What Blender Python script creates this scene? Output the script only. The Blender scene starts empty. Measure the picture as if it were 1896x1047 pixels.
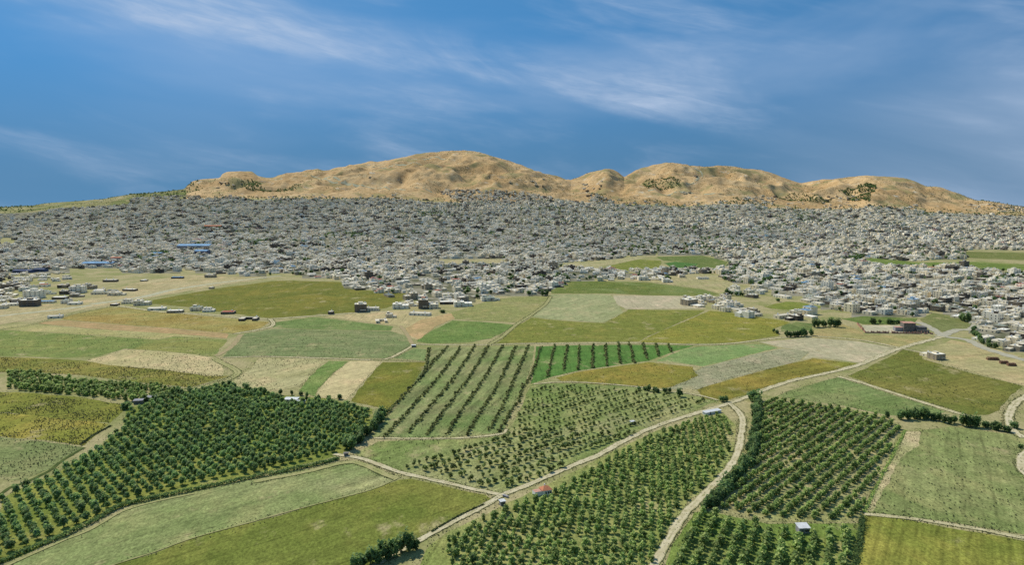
import bpy, bmesh, math, random
import numpy as np
from mathutils import Vector
R = math.radians
rng = np.random.default_rng(7)
random.seed(7)
scene = bpy.context.scene
COL = scene.collection

# ---------------------------------------------------------------- camera
H = 150.0                       # metres above the plain
F = 1380.0                      # focal length in pixels of the 1896 px wide photograph
CX, CY, HORIZON = 948.0, 523.5, 360.0
PITCH = math.atan((CY - HORIZON) / F)
SP, CP = math.sin(PITCH), math.cos(PITCH)
cam = bpy.data.cameras.new('camera')
cam.sensor_width = 36.0
cam.lens = 36.0 * F / 1896.0
cam.clip_start = 1.0
cam.clip_end = 60000.0
camo = bpy.data.objects.new('camera', cam)
camo.location = (0, 0, H)
camo.rotation_euler = (math.pi / 2 - PITCH, 0, 0)
COL.objects.link(camo)
scene.camera = camo

# ---------------------------------------------------------------- light
SUN_EL = 49.0
SUN_AZ = -43.0                  # degrees from the view axis, negative = left; the sun stands beyond the plain
sv = Vector((math.sin(R(SUN_AZ)) * math.cos(R(SUN_EL)), math.cos(R(SUN_AZ)) * math.cos(R(SUN_EL)), math.sin(R(SUN_EL))))
sun = bpy.data.lights.new('sun', 'SUN')
sun.energy = 4.0
sun.angle = R(0.55)
sun.color = (1.0, 0.945, 0.83)
suno = bpy.data.objects.new('sun', sun)
suno.rotation_euler = (-sv).to_track_quat('-Z', 'Y').to_euler()
suno.location = (0, 0, 600)
COL.objects.link(suno)

world = bpy.data.worlds.new('World')
scene.world = world
world.use_nodes = True
wn, wl = world.node_tree.nodes, world.node_tree.links
wn.clear()
def wmath(op, a, b=None, c=None, clamp=False):
    n = wn.new('ShaderNodeMath'); n.operation = op; n.use_clamp = clamp
    for i, v in enumerate((a, b, c)):
        if v is None: continue
        if isinstance(v, (int, float)): n.inputs[i].default_value = v
        else: wl.new(v, n.inputs[i])
    return n.outputs[0]
tc = wn.new('ShaderNodeTexCoord')
nrm = wn.new('ShaderNodeVectorMath'); nrm.operation = 'NORMALIZE'
wl.new(tc.outputs['Generated'], nrm.inputs[0])
sx = wn.new('ShaderNodeSeparateXYZ'); wl.new(nrm.outputs[0], sx.inputs[0])
X_, Y_, Z_ = sx.outputs
az = wmath('ARCTAN2', X_, Y_)
el = wmath('ARCSINE', Z_)
sky = wn.new('ShaderNodeTexSky')
sky.sky_type = 'NISHITA'
sky.sun_disc = False
sky.sun_elevation = R(SUN_EL)
sky.sun_rotation = R(SUN_AZ)
sky.altitude = 600
sky.air_density = 1.0
sky.dust_density = 0.0
sky.ozone_density = 1.5
# the clear dry air of the place: no white band at the horizon, the blue reaches down
cz = wn.new('ShaderNodeCombineXYZ')
wl.new(X_, cz.inputs[0]); wl.new(Y_, cz.inputs[1])
wl.new(wmath('MULTIPLY_ADD', Z_, 0.55, 0.62), cz.inputs[2])
wl.new(cz.outputs[0], sky.inputs['Vector'])
def wnoise(vec, scale, detail=6, rough=0.55, dist=0.0):
    n = wn.new('ShaderNodeTexNoise'); n.inputs['Scale'].default_value = scale
    n.inputs['Detail'].default_value = detail; n.inputs['Roughness'].default_value = rough
    n.inputs['Distortion'].default_value = dist
    wl.new(vec, n.inputs['Vector']); return n.outputs['Fac']
def wvec(a, b, c=0.0):
    n = wn.new('ShaderNodeCombineXYZ')
    for i, v in enumerate((a, b, c)):
        if isinstance(v, (int, float)): n.inputs[i].default_value = v
        else: wl.new(v, n.inputs[i])
    return n.outputs[0]
def wstep(v, lo, hi):
    n = wn.new('ShaderNodeMapRange'); n.interpolation_type = 'SMOOTHSTEP'
    n.inputs[1].default_value = lo; n.inputs[2].default_value = hi
    wl.new(v, n.inputs[0]); return n.outputs[0]
# cirrus in azimuth (az) and elevation (el): long slanting streaks, a feathered main bank, thin veils
def noise01(sa, se, off, detail, rough, dist=0.0, th=-11.0):
    c, s = math.cos(R(th)), math.sin(R(th))
    u = wmath('ADD', wmath('MULTIPLY', az, c * sa), wmath('MULTIPLY', el, s * sa))
    v = wmath('SUBTRACT', wmath('MULTIPLY', el, c * se), wmath('MULTIPLY', az, s * se))
    return wnoise(wvec(u, v, off), 1.0, detail, rough, dist)
warp = noise01(2.4, 6.0, 3.1, 3, 0.5)
warp2 = noise01(9.0, 26.0, 7.7, 5, 0.6)
t_ = wmath('SUBTRACT', el, wmath('ADD', 0.146, wmath('ADD', wmath('MULTIPLY', az, -0.19), wmath('MULTIPLY', wmath('MULTIPLY', az, az), -0.10))))
tw = wmath('ADD', t_, wmath('ADD', wmath('MULTIPLY', wmath('SUBTRACT', warp, 0.5), 0.05), wmath('MULTIPLY', wmath('SUBTRACT', warp2, 0.5), 0.026)))
fib = noise01(13.0, 85.0, 1.3, 9, 0.62, 0.5)
fibr = wstep(fib, 0.22, 0.78)
soft = noise01(3.4, 12.0, 37, 5, 0.55, 0.4)
veil = noise01(1.7, 4.6, 51.2, 5, 0.5, 0.5, -4.0)
def bank(v, up, down):
    return wmath('MULTIPLY', wstep(v, -down, 0.006), wmath('SUBTRACT', 1.0, wstep(v, 0.0, up)))
b1 = wmath('MULTIPLY', bank(tw, 0.070, 0.020), wmath('SUBTRACT', 1.0, wstep(az, 0.10, 0.42)))
b1 = wmath('MULTIPLY', b1, wmath('MULTIPLY_ADD', fibr, 0.6, 0.4))
brk = noise01(5.5, 16.0, 44, 6, 0.6, 0.8)
b1 = wmath('MULTIPLY', b1, wmath('MULTIPLY_ADD', wstep(brk, 0.34, 0.62), 0.7, 0.3))
streaks = wmath('MULTIPLY', wstep(soft, 0.44, 0.74), wmath('MULTIPLY_ADD', fibr, 0.7, 0.3))
cl = wmath('MULTIPLY', b1, 0.62)
cl = wmath('ADD', cl, wmath('MULTIPLY', streaks, 0.5))
cl = wmath('ADD', cl, wmath('MULTIPLY', wstep(veil, 0.42, 0.70), 0.32))
low = wmath('MULTIPLY', wstep(az, 0.22, 0.62), wmath('SUBTRACT', 1.0, wstep(el, 0.08, 0.20)))
cl = wmath('ADD', cl, wmath('MULTIPLY', low, wmath('MULTIPLY_ADD', soft, 0.7, 0.05)))
cl = wmath('MULTIPLY', cl, 0.9, clamp=True)
mixc = wn.new('ShaderNodeMix'); mixc.data_type = 'RGBA'
wl.new(cl, mixc.inputs['Factor'])
hs = wn.new('ShaderNodeHueSaturation'); hs.inputs['Hue'].default_value = 0.487; hs.inputs['Saturation'].default_value = 1.25; hs.inputs['Value'].default_value = 1.02
wl.new(sky.outputs[0], hs.inputs['Color'])
hz = wn.new('ShaderNodeMix'); hz.data_type = 'RGBA'
wl.new(wmath('MULTIPLY', wmath('SUBTRACT', 1.0, wstep(el, 0.0, 0.20)), 0.62), hz.inputs['Factor'])
wl.new(hs.outputs[0], hz.inputs['A']); hz.inputs['B'].default_value = (0.72, 1.45, 2.15, 1)
wl.new(hz.outputs['Result'], mixc.inputs['A'])
mixc.inputs['B'].default_value = (3.3, 4.1, 5.4, 1)
bg = wn.new('ShaderNodeBackground'); bg.inputs['Strength'].default_value = 0.14
wl.new(mixc.outputs['Result'], bg.inputs['Color'])
wo = wn.new('ShaderNodeOutputWorld'); wl.new(bg.outputs[0], wo.inputs['Surface'])

scene.view_settings.view_transform = 'Standard'
scene.view_settings.look = 'None'
scene.view_settings.exposure = 0.0
scene.view_settings.gamma = 1.0
scene.view_settings.use_curve_mapping = False
scene.render.engine = 'CYCLES'
scene.cycles.max_bounces = 4
scene.cycles.diffuse_bounces = 3
scene.cycles.transmission_bounces = 3
scene.cycles.use_denoising = False

# ---------------------------------------------------------------- terrain as a function of place
def slope_of(py):
    t = (CY - np.asarray(py, float)) / F
    return (-SP + t * CP) / (CP + t * SP)
def hash2(ix, iy, seed):
    h = (ix * 374761393 + iy * 668265263 + seed * 974634777) & 0x7fffffff
    h = (h ^ (h >> 13)) * 1274126177 & 0x7fffffff
    return ((h ^ (h >> 16)) & 0xffff) / 65535.0
def vnoise(x, y, seed=0):
    x = np.asarray(x, float); y = np.asarray(y, float)
    ix = np.floor(x).astype(np.int64); iy = np.floor(y).astype(np.int64)
    fx = x - ix; fy = y - iy
    fx = fx * fx * (3 - 2 * fx); fy = fy * fy * (3 - 2 * fy)
    a = hash2(ix, iy, seed); b = hash2(ix + 1, iy, seed); c = hash2(ix, iy + 1, seed); d = hash2(ix + 1, iy + 1, seed)
    return (a * (1 - fx) + b * fx) * (1 - fy) + (c * (1 - fx) + d * fx) * fy
def fbm(x, y, seed=0, oct=4):
    s = 0; a = 0.5; t = 0
    for i in range(oct):
        s = s + a * vnoise(x * 2 ** i, y * 2 ** i, seed + i); t += a; a *= 0.5
    return s / t
Y0, DB = 1950.0, 4250.0         # the plain is level up to Y0, the town climbs to the foot of the hills at DB
SIL = np.array([(-900, 392), (-300, 390), (0, 384), (60, 381), (80, 377), (150, 372), (190, 369), (235, 361), (290, 357), (340, 354), (347, 346), (357, 336), (375, 332),
 (408, 330), (412, 323), (422, 318), (445, 317), (470, 319), (478, 327), (497, 333), (506, 333), (515, 328), (530, 323), (560, 320), (575, 316),
 (590, 315), (600, 319), (610, 317), (624, 311), (667, 306), (688, 301), (711, 301), (735, 295), (762, 289), (802, 283), (833, 281), (860, 279),
 (887, 283), (910, 289), (937, 297), (965, 307), (988, 317), (1022, 325), (1039, 330), (1057, 339), (1073, 331), (1086, 322), (1106, 316),
 (1127, 313), (1140, 319), (1155, 333), (1174, 319), (1201, 309), (1231, 301), (1266, 305), (1279, 310), (1306, 309), (1339, 308), (1372, 313),
 (1413, 317), (1439, 325), (1457, 334), (1484, 341), (1512, 336), (1541, 333), (1567, 328), (1604, 325), (1633, 327), (1670, 330), (1692, 337),
 (1714, 346), (1740, 347), (1765, 356), (1787, 364), (1809, 372), (1824, 372), (1861, 378), (1896, 384), (2100, 388), (2800, 390)], float)
FOOT = np.array([(-900, 402), (0, 396), (64, 393), (101, 388), (236, 380), (371, 370), (440, 367), (540, 368), (718, 368), (789, 373), (853, 375),
 (1032, 372), (1086, 377), (1200, 379), (1273, 382), (1325, 378), (1384, 378), (1420, 385), (1475, 387), (1589, 387), (1615, 382), (1685, 387),
 (1714, 393), (1896, 400), (2800, 402)], float)
RDG = np.array([(-900, 5100), (0, 5100), (300, 5100), (350, 5185), (440, 5355), (505, 5780), (700, 5950), (860, 6035), (1000, 5695), (1057, 5865), (1120, 5312), (1155, 5695), (1240, 5610), (1340, 5695), (1485, 5865), (1600, 5440), (1760, 5270), (1896, 5100), (2800, 5100)], float)
_g = np.arange(-900.0, 2801.0, 1.0); _k = np.exp(-0.5 * (np.arange(-180, 181) / 60.0) ** 2); _k /= _k.sum()
SILS = np.convolve(np.pad(np.interp(_g, SIL[:, 0], SIL[:, 1]), 180, mode='edge'), _k, mode='valid')
def u2px(u): return CX + F * u / CP
def zfun(X, Y):
    X = np.asarray(X, float); Y = np.asarray(Y, float)
    px = u2px(X / np.maximum(Y, 300.0))
    zB = np.maximum(H + DB * slope_of(np.interp(px, FOOT[:, 0], FOOT[:, 1])), 4.0)
    a = np.clip((Y - Y0) / (DB - Y0), 0, 1)
    z = zB * a ** 1.35
    # hills
    pn = px + (fbm(X / 160.0, Y / 160.0, 31, 3) - 0.5) * 10
    dr = np.interp(px, RDG[:, 0], RDG[:, 1])
    sil = np.interp(pn * 0.35 + px * 0.65, SIL[:, 0], SIL[:, 1])
    t = np.clip((Y - DB) / (dr - DB), 0, 1)
    zS = H + dr * slope_of(np.interp(px, _g, SILS))
    zR = H + dr * slope_of(sil)
    zR = zS + (zR - zS) * t ** 1.6
    p = 0.30 * t + 0.70 * (t * t * (3 - 2 * t))
    hill = (zR - zB) * p
    rid = 1 - np.abs(2 * fbm(X / 290.0, Y / 430.0, 5, 4) - 1)
    gul = (rid - 0.72) * np.clip((zR - zB) / 200.0, 0, 1.2) * 112.0 * np.sin(np.pi * np.clip(t, 0, 1)) ** 0.8
    rid2 = 1 - np.abs(2 * fbm(X / 95.0 + 9.0, Y / 170.0, 15, 3) - 1)
    gul = gul + (rid2 - 0.7) * np.clip((zR - zB) / 120.0, 0, 1) * 24.0 * np.sin(np.pi * np.clip(t, 0, 1)) ** 0.6
    rough = (fbm(X / 50.0, Y / 60.0, 9, 3) - 0.5) * 9.0 * np.clip(t * 3, 0, 1) * np.clip((zR - zB) / 60.0, 0, 1)
    back = np.maximum(Y - dr, 0)
    fall = 0.5 * back * back / (back + 260.0)
    z = z + np.where(Y > DB, hill + gul + rough * np.where(Y > dr, 0.3, 1), 0) - fall
    return np.maximum(z, -60.0)
def ray(px, py):
    a = (px - CX) / F; t = (CY - py) / F
    return Vector((a, CP + t * SP, -SP + t * CP))
def unproject(px, py):
    """the place on the terrain seen at a point of the photograph"""
    d = ray(px, py)
    if d.z < -1e-4:
        k = -H / d.z
        if k * d.y <= Y0: return Vector((d.x * k, d.y * k, 0.0))
    ys = np.linspace(1200, 6500, 1800)
    k = ys / d.y
    zz = H + d.z * k
    g = zfun(d.x * k, ys)
    i = np.argmax(zz <= g)
    if not (zz <= g).any(): i = len(ys) - 1
    Y = ys[i]; X = d.x * Y / d.y
    return Vector((X, Y, float(zfun(X, Y))))
def U2(px, py):
    v = unproject(px, py); return (v.x, v.y)
def project(P):
    P = np.asarray(P, float)
    x = P[:, 0]; y = P[:, 1]; z = P[:, 2] - H
    dep = y * CP - z * SP
    up = y * SP + z * CP
    return np.stack([CX + F * x / dep, CY - F * up / dep], 1)
def inpoly(pts, poly):
    x = pts[:, 0]; y = pts[:, 1]; r = np.zeros(len(pts), bool)
    n = len(poly)
    for i in range(n):
        x1, y1 = poly[i]; x2, y2 = poly[(i + 1) % n]
        if y1 == y2: continue
        c = ((y1 > y) != (y2 > y)) & (x < (x2 - x1) * (y - y1) / (y2 - y1) + x1)
        r ^= c
    return r

# ---------------------------------------------------------------- helpers
def s2l(c):
    return tuple(((v / 255) / 12.92 if v / 255 <= 0.04045 else ((v / 255 + 0.055) / 1.055) ** 2.4) for v in c)
def nth(i):
    return '%d%s' % (i, 'th' if 10 <= i % 100 <= 20 else {1: 'st', 2: 'nd', 3: 'rd'}.get(i % 10, 'th'))
def tag(o, label=None, cat=None, group=None, kind=None):
    if label: o['label'] = label
    if cat: o['category'] = cat
    if group: o['group'] = group
    if kind: o['kind'] = kind
    return o
def mobj(name, me, parent=None, loc=None):
    o = bpy.data.objects.new(name, me); COL.objects.link(o)
    if parent is not None: o.parent = parent
    if loc is not None: o.location = loc
    return o
def empty(name, loc, rz=0.0, s=1.0):
    o = bpy.data.objects.new(name, None); COL.objects.link(o)
    o.empty_display_size = 1.0
    o.location = loc; o.rotation_euler = (0, 0, rz)
    o.scale = (s, s, s) if isinstance(s, (int, float)) else s
    return o
def npmesh(name, V, Fc, mats=(), midx=None, attr=None, smooth=False):
    """mesh from an (n,3) array and an (m,k) array of equal faces"""
    V = np.asarray(V, np.float32); Fc = np.asarray(Fc, np.int32)
    me = bpy.data.meshes.new(name)
    me.vertices.add(len(V)); me.vertices.foreach_set('co', V.ravel())
    m, k = Fc.shape
    me.loops.add(m * k); me.loops.foreach_set('vertex_index', Fc.ravel())
    me.polygons.add(m)
    me.polygons.foreach_set('loop_start', np.arange(0, m * k, k, dtype=np.int32))
    me.polygons.foreach_set('loop_total', np.full(m, k, np.int32))
    for mt in mats: me.materials.append(mt)
    if midx is not None: me.polygons.foreach_set('material_index', np.asarray(midx, np.int32))
    if attr is not None:
        for an, av in attr.items():
            a = me.attributes.new(an, 'FLOAT', 'FACE'); a.data.foreach_set('value', np.asarray(av, np.float32))
    if smooth: me.polygons.foreach_set('use_smooth', np.ones(m, bool))
    me.update(calc_edges=True)
    return me
class MB:
    """collects boxes, quads, cylinders into one mesh"""
    def __init__(s): s.v = []; s.f = []; s.m = []
    def quad(s, a, b, c, d, m=0):
        n = len(s.v); s.v += [a, b, c, d]; s.f.append((n, n + 1, n + 2, n + 3)); s.m.append(m)
    def tri(s, a, b, c, m=0):
        n = len(s.v); s.v += [a, b, c]; s.f.append((n, n + 1, n + 2)); s.m.append(m)
    def box(s, x0, y0, z0, x1, y1, z1, m=0, top=None, bottom=True):
        n = len(s.v)
        s.v += [(x0, y0, z0), (x1, y0, z0), (x1, y1, z0), (x0, y1, z0), (x0, y0, z1), (x1, y0, z1), (x1, y1, z1), (x0, y1, z1)]
        fs = [(0, 1, 5, 4), (1, 2, 6, 5), (2, 3, 7, 6), (3, 0, 4, 7), (4, 5, 6, 7)]
        ms = [m] * 4 + [m if top is None else top]
        if bottom: fs.append((3, 2, 1, 0)); ms.append(m)
        s.f += [tuple(n + i for i in q) for q in fs]; s.m += ms
    def cyl(s, x, y, z0, z1, r0, r1=None, k=8, m=0, cap=True):
        r1 = r0 if r1 is None else r1
        n = len(s.v)
        for i in range(k):
            a = 2 * math.pi * i / k
            s.v.append((x + r0 * math.cos(a), y + r0 * math.sin(a), z0))
        for i in range(k):
            a = 2 * math.pi * i / k
            s.v.append((x + r1 * math.cos(a), y + r1 * math.sin(a), z1))
        for i in range(k):
            j = (i + 1) % k
            s.f.append((n + i, n + j, n + k + j, n + k + i)); s.m.append(m)
        if cap: s.f.append(tuple(n + k + i for i in range(k))); s.m.append(m)
    def tube(s, a, b, r0, r1, k=5, m=0):
        a = Vector(a); b = Vector(b); d = (b - a).normalized()
        e = d.orthogonal().normalized(); g = d.cross(e); n = len(s.v)
        for p, r in ((a, r0), (b, r1)):
            for i in range(k):
                t = 2 * math.pi * i / k
                s.v.append(tuple(p + e * (r * math.cos(t)) + g * (r * math.sin(t))))
        for i in range(k):
            j = (i + 1) % k
            s.f.append((n + i, n + j, n + k + j, n + k + i)); s.m.append(m)
    def mesh(s, name, mats):
        me = bpy.data.meshes.new(name)
        me.from_pydata(s.v, [], s.f)
        for mt in mats: me.materials.append(mt)
        me.polygons.foreach_set('material_index', np.array(s.m, np.int32))
        me.update(); return me
    def add(s, o):
        n = len(s.v); s.v += o.v; s.f += [tuple(n + i for i in q) for q in o.f]; s.m += o.m

class NT:
    """small node-tree writer for surface materials"""
    def __init__(s, name):
        s.m = bpy.data.materials.new(name); s.m.use_nodes = True
        s.n = s.m.node_tree.nodes; s.l = s.m.node_tree.links
        s.b = s.n['Principled BSDF']; s.b.inputs['Roughness'].default_value = 0.9
        s.b.inputs['Specular IOR Level'].default_value = 0.12
        s.g = None
    def put(s, sock, v):
        if v is None: return
        if isinstance(v, (int, float)): sock.default_value = v
        elif isinstance(v, (tuple, list)):
            sock.default_value = tuple(v) + (1,) if len(v) == 3 and sock.type == 'RGBA' else tuple(v)
        else: s.l.new(v, sock)
    def pos(s):
        if s.g is None: s.g = s.n.new('ShaderNodeNewGeometry')
        return s.g.outputs['Position']
    def map(s, vec, scale=(1, 1, 1), rz=0.0, loc=(0, 0, 0)):
        if rz:
            n0 = s.n.new('ShaderNodeMapping'); n0.inputs['Rotation'].default_value = (0, 0, rz); s.put(n0.inputs['Vector'], vec); vec = n0.outputs[0]
        n = s.n.new('ShaderNodeMapping'); n.inputs['Scale'].default_value = scale; n.inputs['Location'].default_value = loc
        s.put(n.inputs['Vector'], vec); return n.outputs[0]
    def noise(s, vec, scale, detail=4, rough=0.55, dist=0.0):
        n = s.n.new('ShaderNodeTexNoise'); s.put(n.inputs['Vector'], vec)
        n.inputs['Scale'].default_value = scale; n.inputs['Detail'].default_value = detail
        n.inputs['Roughness'].default_value = rough; n.inputs['Distortion'].default_value = dist
        return n.outputs['Fac']
    def vor(s, vec, scale, rnd=1.0):
        n = s.n.new('ShaderNodeTexVoronoi'); s.put(n.inputs['Vector'], vec)
        n.inputs['Scale'].default_value = scale; n.inputs['Randomness'].default_value = rnd; return n.outputs['Distance']
    def rng(s, v, a, b, c=0.0, d=1.0, smooth=True):
        n = s.n.new('ShaderNodeMapRange'); n.interpolation_type = 'SMOOTHSTEP' if smooth else 'LINEAR'
        for i, x in enumerate((v, a, b, c, d)): s.put(n.inputs[i], x)
        return n.outputs[0]
    def math(s, op, a, b=None, clamp=False):
        n = s.n.new('ShaderNodeMath'); n.operation = op; n.use_clamp = clamp
        s.put(n.inputs[0], a); s.put(n.inputs[1], b); return n.outputs[0]
    def mix(s, f, a, b, mode='MIX'):
        n = s.n.new('ShaderNodeMix'); n.data_type = 'RGBA'; n.blend_type = mode
        s.put(n.inputs['Factor'], f); s.put(n.inputs['A'], a); s.put(n.inputs['B'], b); return n.outputs['Result']
    def scale(s, col, f):
        n = s.n.new('ShaderNodeVectorMath'); n.operation = 'SCALE'
        s.put(n.inputs[0], col); s.put(n.inputs['Scale'], f); return n.outputs[0]
    def ramp(s, f, stops, const=False):
        n = s.n.new('ShaderNodeValToRGB'); e = n.color_ramp.elements
        n.color_ramp.interpolation = 'CONSTANT' if const else 'LINEAR'
        while len(e) < len(stops): e.new(0.5)
        for i, (p, c) in enumerate(stops): e[i].position = p; e[i].color = tuple(c) + (1,)
        s.put(n.inputs[0], f); return n.outputs[0]
    def attr(s, name):
        n = s.n.new('ShaderNodeAttribute'); n.attribute_name = name; return n.outputs['Fac']
    def rand(s):
        return s.n.new('ShaderNodeObjectInfo').outputs['Random']
    def out(s, col, rough=None, spec=None):
        s.put(s.b.inputs['Base Color'], col)
        if rough is not None: s.put(s.b.inputs['Roughness'], rough)
        if spec is not None: s.put(s.b.inputs['Specular IOR Level'], spec)
        return s.m
def plain(name, c, var=0.12, sc=0.6, rough=0.85, spec=0.2):
    t = NT(name); n = t.noise(t.pos(), sc, 5, 0.6)
    return t.out(t.scale(tuple(c), t.rng(n, 0.25, 0.75, 1 - var, 1 + var)), rough, spec)
def field_mat(name, c1, c2=None, c3=None, rz=0.0, stripe=0.10, stripe_w=3.0, grain=0.22, big=70.0, speck=0.0, tram=0.3, bare=0.72):
    """crop or soil: two tones in patches, drill lines along rz, fine grain, dark tufts"""
    t = NT(name); p = t.pos()
    rz = -rz
    def warm(c):
        if c is None: return None
        l = 0.35 * c[0] + 0.5 * c[1] + 0.15 * c[2]
        return tuple(min(255, v * 0.84 + l * 0.16 * k) for v, k in zip(c, (1.02, 0.98, 0.62)))
    c1, c2, c3 = warm(c1), warm(c2), warm(c3)
    c1s = c1
    c1 = s2l(c1); c2 = s2l(c2) if c2 else tuple(v * 0.8 for v in c1)
    n1 = t.noise(p, 1.0 / big, 5, 0.6, 0.6)
    col = t.mix(t.rng(n1, 0.36, 0.66), c1, c2)
    if c3:
        n2 = t.noise(t.map(p, (1, 1, 1), 0, (371, 94, 0)), 0.7 / big, 4, 0.55, 0.8)
        col = t.mix(t.rng(n2, 0.48, 0.68, 0, 0.6), col, s2l(c3))
    ps = t.map(p, (1.0 / stripe_w, 1.0 / 90.0, 1), rz)
    st = t.noise(ps, 1.0, 3, 0.6)
    f = t.rng(st, 0.3, 0.7, 1 - stripe * 1.5, 1 + stripe * 1.5, False)
    sx_ = t.n.new('ShaderNodeSeparateXYZ'); t.put(sx_.inputs[0], t.map(p, (1 / 13.0, 1, 1), rz))
    fr = t.math('FRACT', t.math('ADD', sx_.outputs[0], t.rng(t.noise(p, 1 / 60, 2), 0.2, 0.8, 0.0, 0.25, False)))
    tl = t.rng(t.math('ABSOLUTE', t.math('SUBTRACT', fr, 0.5)), 0.43, 0.48)
    f = t.math('MULTIPLY', f, t.math('SUBTRACT', 1.0, t.math('MULTIPLY', tl, t.rng(t.noise(p, 1 / 25, 3), 0.4, 0.65, 0.0, tram))))
    g = t.noise(t.map(p, (1, 0.6, 1)), 0.8, 3, 0.85)
    f = t.math('MULTIPLY', f, t.rng(g, 0.33, 0.67, 1 - grain * 1.9, 1 + grain * 1.9, False))
    g2 = t.noise(t.map(p, (1, 0.5, 1)), 0.2, 4, 0.75)
    f = t.math('MULTIPLY', f, t.rng(g2, 0.32, 0.68, 0.78, 1.22, False))
    g3 = t.noise(t.map(p, (1, 0.6, 1), 0, (7, 31, 0)), 0.045, 3, 0.6)
    col = t.mix(t.rng(g3, 0.45, 0.72, 0, 0.5), col, s2l(tuple(min(255, v * 1.12 + q) for v, q in zip((c1s[0], c1s[1] * 0.97, c1s[2]), (14, 4, 6)))))
    bare_ = t.noise(t.map(p, (1, 0.7, 1), 0, (211, 5, 0)), 1 / 24.0, 6, 0.7)
    col = t.mix(t.rng(bare_, 0.56, 0.70, 0, bare), col, s2l((172, 158, 116)))
    col = t.scale(col, f)
    if speck > 0:
        sp = t.noise(t.map(p, (1, 0.6, 1), 0, (17, 3, 0)), 0.42, 3, 0.6)
        dn = t.noise(p, 1 / 45.0, 3, 0.6)
        k = t.rng(t.math('ADD', sp, t.rng(dn, 0.3, 0.7, -0.06, 0.06)), 0.70 - speck * 0.1, 0.76 - speck * 0.1)
        col = t.mix(t.math('MULTIPLY', k, 0.75), col, s2l((52, 60, 30)))
    return t.out(col, 0.95, 0.05)

# ================================================================ LAND
TOWN = [(-150, 520), (0, 506), (60, 504), (120, 503), (160, 497), (215, 495), (232, 506), (300, 508), (345, 500), (400, 506), (440, 511), (480, 512), (530, 509),
 (560, 511), (600, 516), (640, 521), (632, 533), (655, 537), (700, 541), (765, 549), (780, 560), (830, 562), (885, 554), (930, 546), (1005, 549), (1030, 535),
 (1060, 523), (1100, 521), (1180, 518), (1240, 522), (1250, 508), (1330, 508), (1345, 522), (1390, 527), (1405, 537), (1445, 547), (1480, 545), (1500, 560),
 (1525, 576), (1570, 580), (1600, 584), (1650, 582), (1690, 587), (1712, 586), (1720, 577), (1765, 583), (1800, 597), (1795, 612), (1820, 632), (1860, 645),
 (1896, 655), (2050, 690), (2050, 408), (1896, 402), (1714, 395), (1685, 389), (1615, 383), (1589, 389), (1475, 389), (1420, 388), (1384, 379), (1325, 380),
 (1273, 385), (1200, 382), (1137, 379), (1133, 367), (1086, 359), (1090, 377), (1032, 370), (995, 359), (937, 354), (843, 352), (812, 356), (853, 376), (789, 375),
 (718, 368), (600, 370), (540, 368), (472, 373), (452, 368), (422, 365), (371, 370), (243, 370), (236, 380), (101, 388), (64, 397), (140, 410), (60, 421),
 (30, 431), (0, 440), (-150, 450)]
HOLES = [[(784, 480), (930, 479), (940, 488), (860, 491), (790, 489)],
 [(1030, 487), (1130, 481), (1180, 474), (1215, 470), (1300, 472), (1350, 484), (1345, 498), (1290, 499), (1220, 497), (1170, 503), (1100, 497), (1040, 496)],
 [(1570, 481), (1600, 477), (1670, 484), (1788, 480), (1785, 465), (1800, 462), (2060, 468), (2060, 505), (1860, 503), (1800, 495), (1720, 495), (1650, 494)],
 [(1413, 568), (1455, 558), (1480, 559), (1522, 568), (1490, 578), (1428, 573)],
 [(0, 441), (20, 441), (32, 448), (20, 455), (0, 456)]]
def in_town(P):
    q = project(P)
    r = inpoly(q, TOWN)
    for h in HOLES: r &= ~inpoly(q, h)
    return r

m_ground = NT('dry_grass_ground')
_p = m_ground.pos()
_c = m_ground.mix(m_ground.rng(m_ground.noise(_p, 1 / 60, 5, 0.6, 0.5), 0.38, 0.64), s2l((168, 156, 114)), s2l((140, 140, 88)))
_c = m_ground.mix(m_ground.rng(m_ground.noise(_p, 1 / 17, 4, 0.6), 0.5, 0.72, 0, 0.6), _c, s2l((112, 124, 62)))
_c = m_ground.scale(_c, m_ground.rng(m_ground.noise(m_ground.map(_p, (1, 0.4, 1)), 0.6, 4, 0.8), 0.3, 0.7, 0.62, 1.38, False))
m_ground = m_ground.out(_c, 0.95, 0.05)
m_dust = NT('dusty_town_ground')
_p = m_dust.pos()
_c = m_dust.mix(m_dust.rng(m_dust.noise(_p, 1 / 40, 5, 0.6), 0.4, 0.62), s2l((146, 140, 120)), s2l((100, 100, 74)))
_c = m_dust.mix(m_dust.rng(m_dust.noise(_p, 1 / 14, 3, 0.6), 0.55, 0.68, 0, 0.8), _c, s2l((82, 88, 55)))
_c = m_dust.scale(_c, m_dust.rng(m_dust.noise(_p, 0.3, 4, 0.7), 0.2, 0.8, 0.75, 1.25, False))
m_dust = m_dust.out(_c, 0.95, 0.05)
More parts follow.
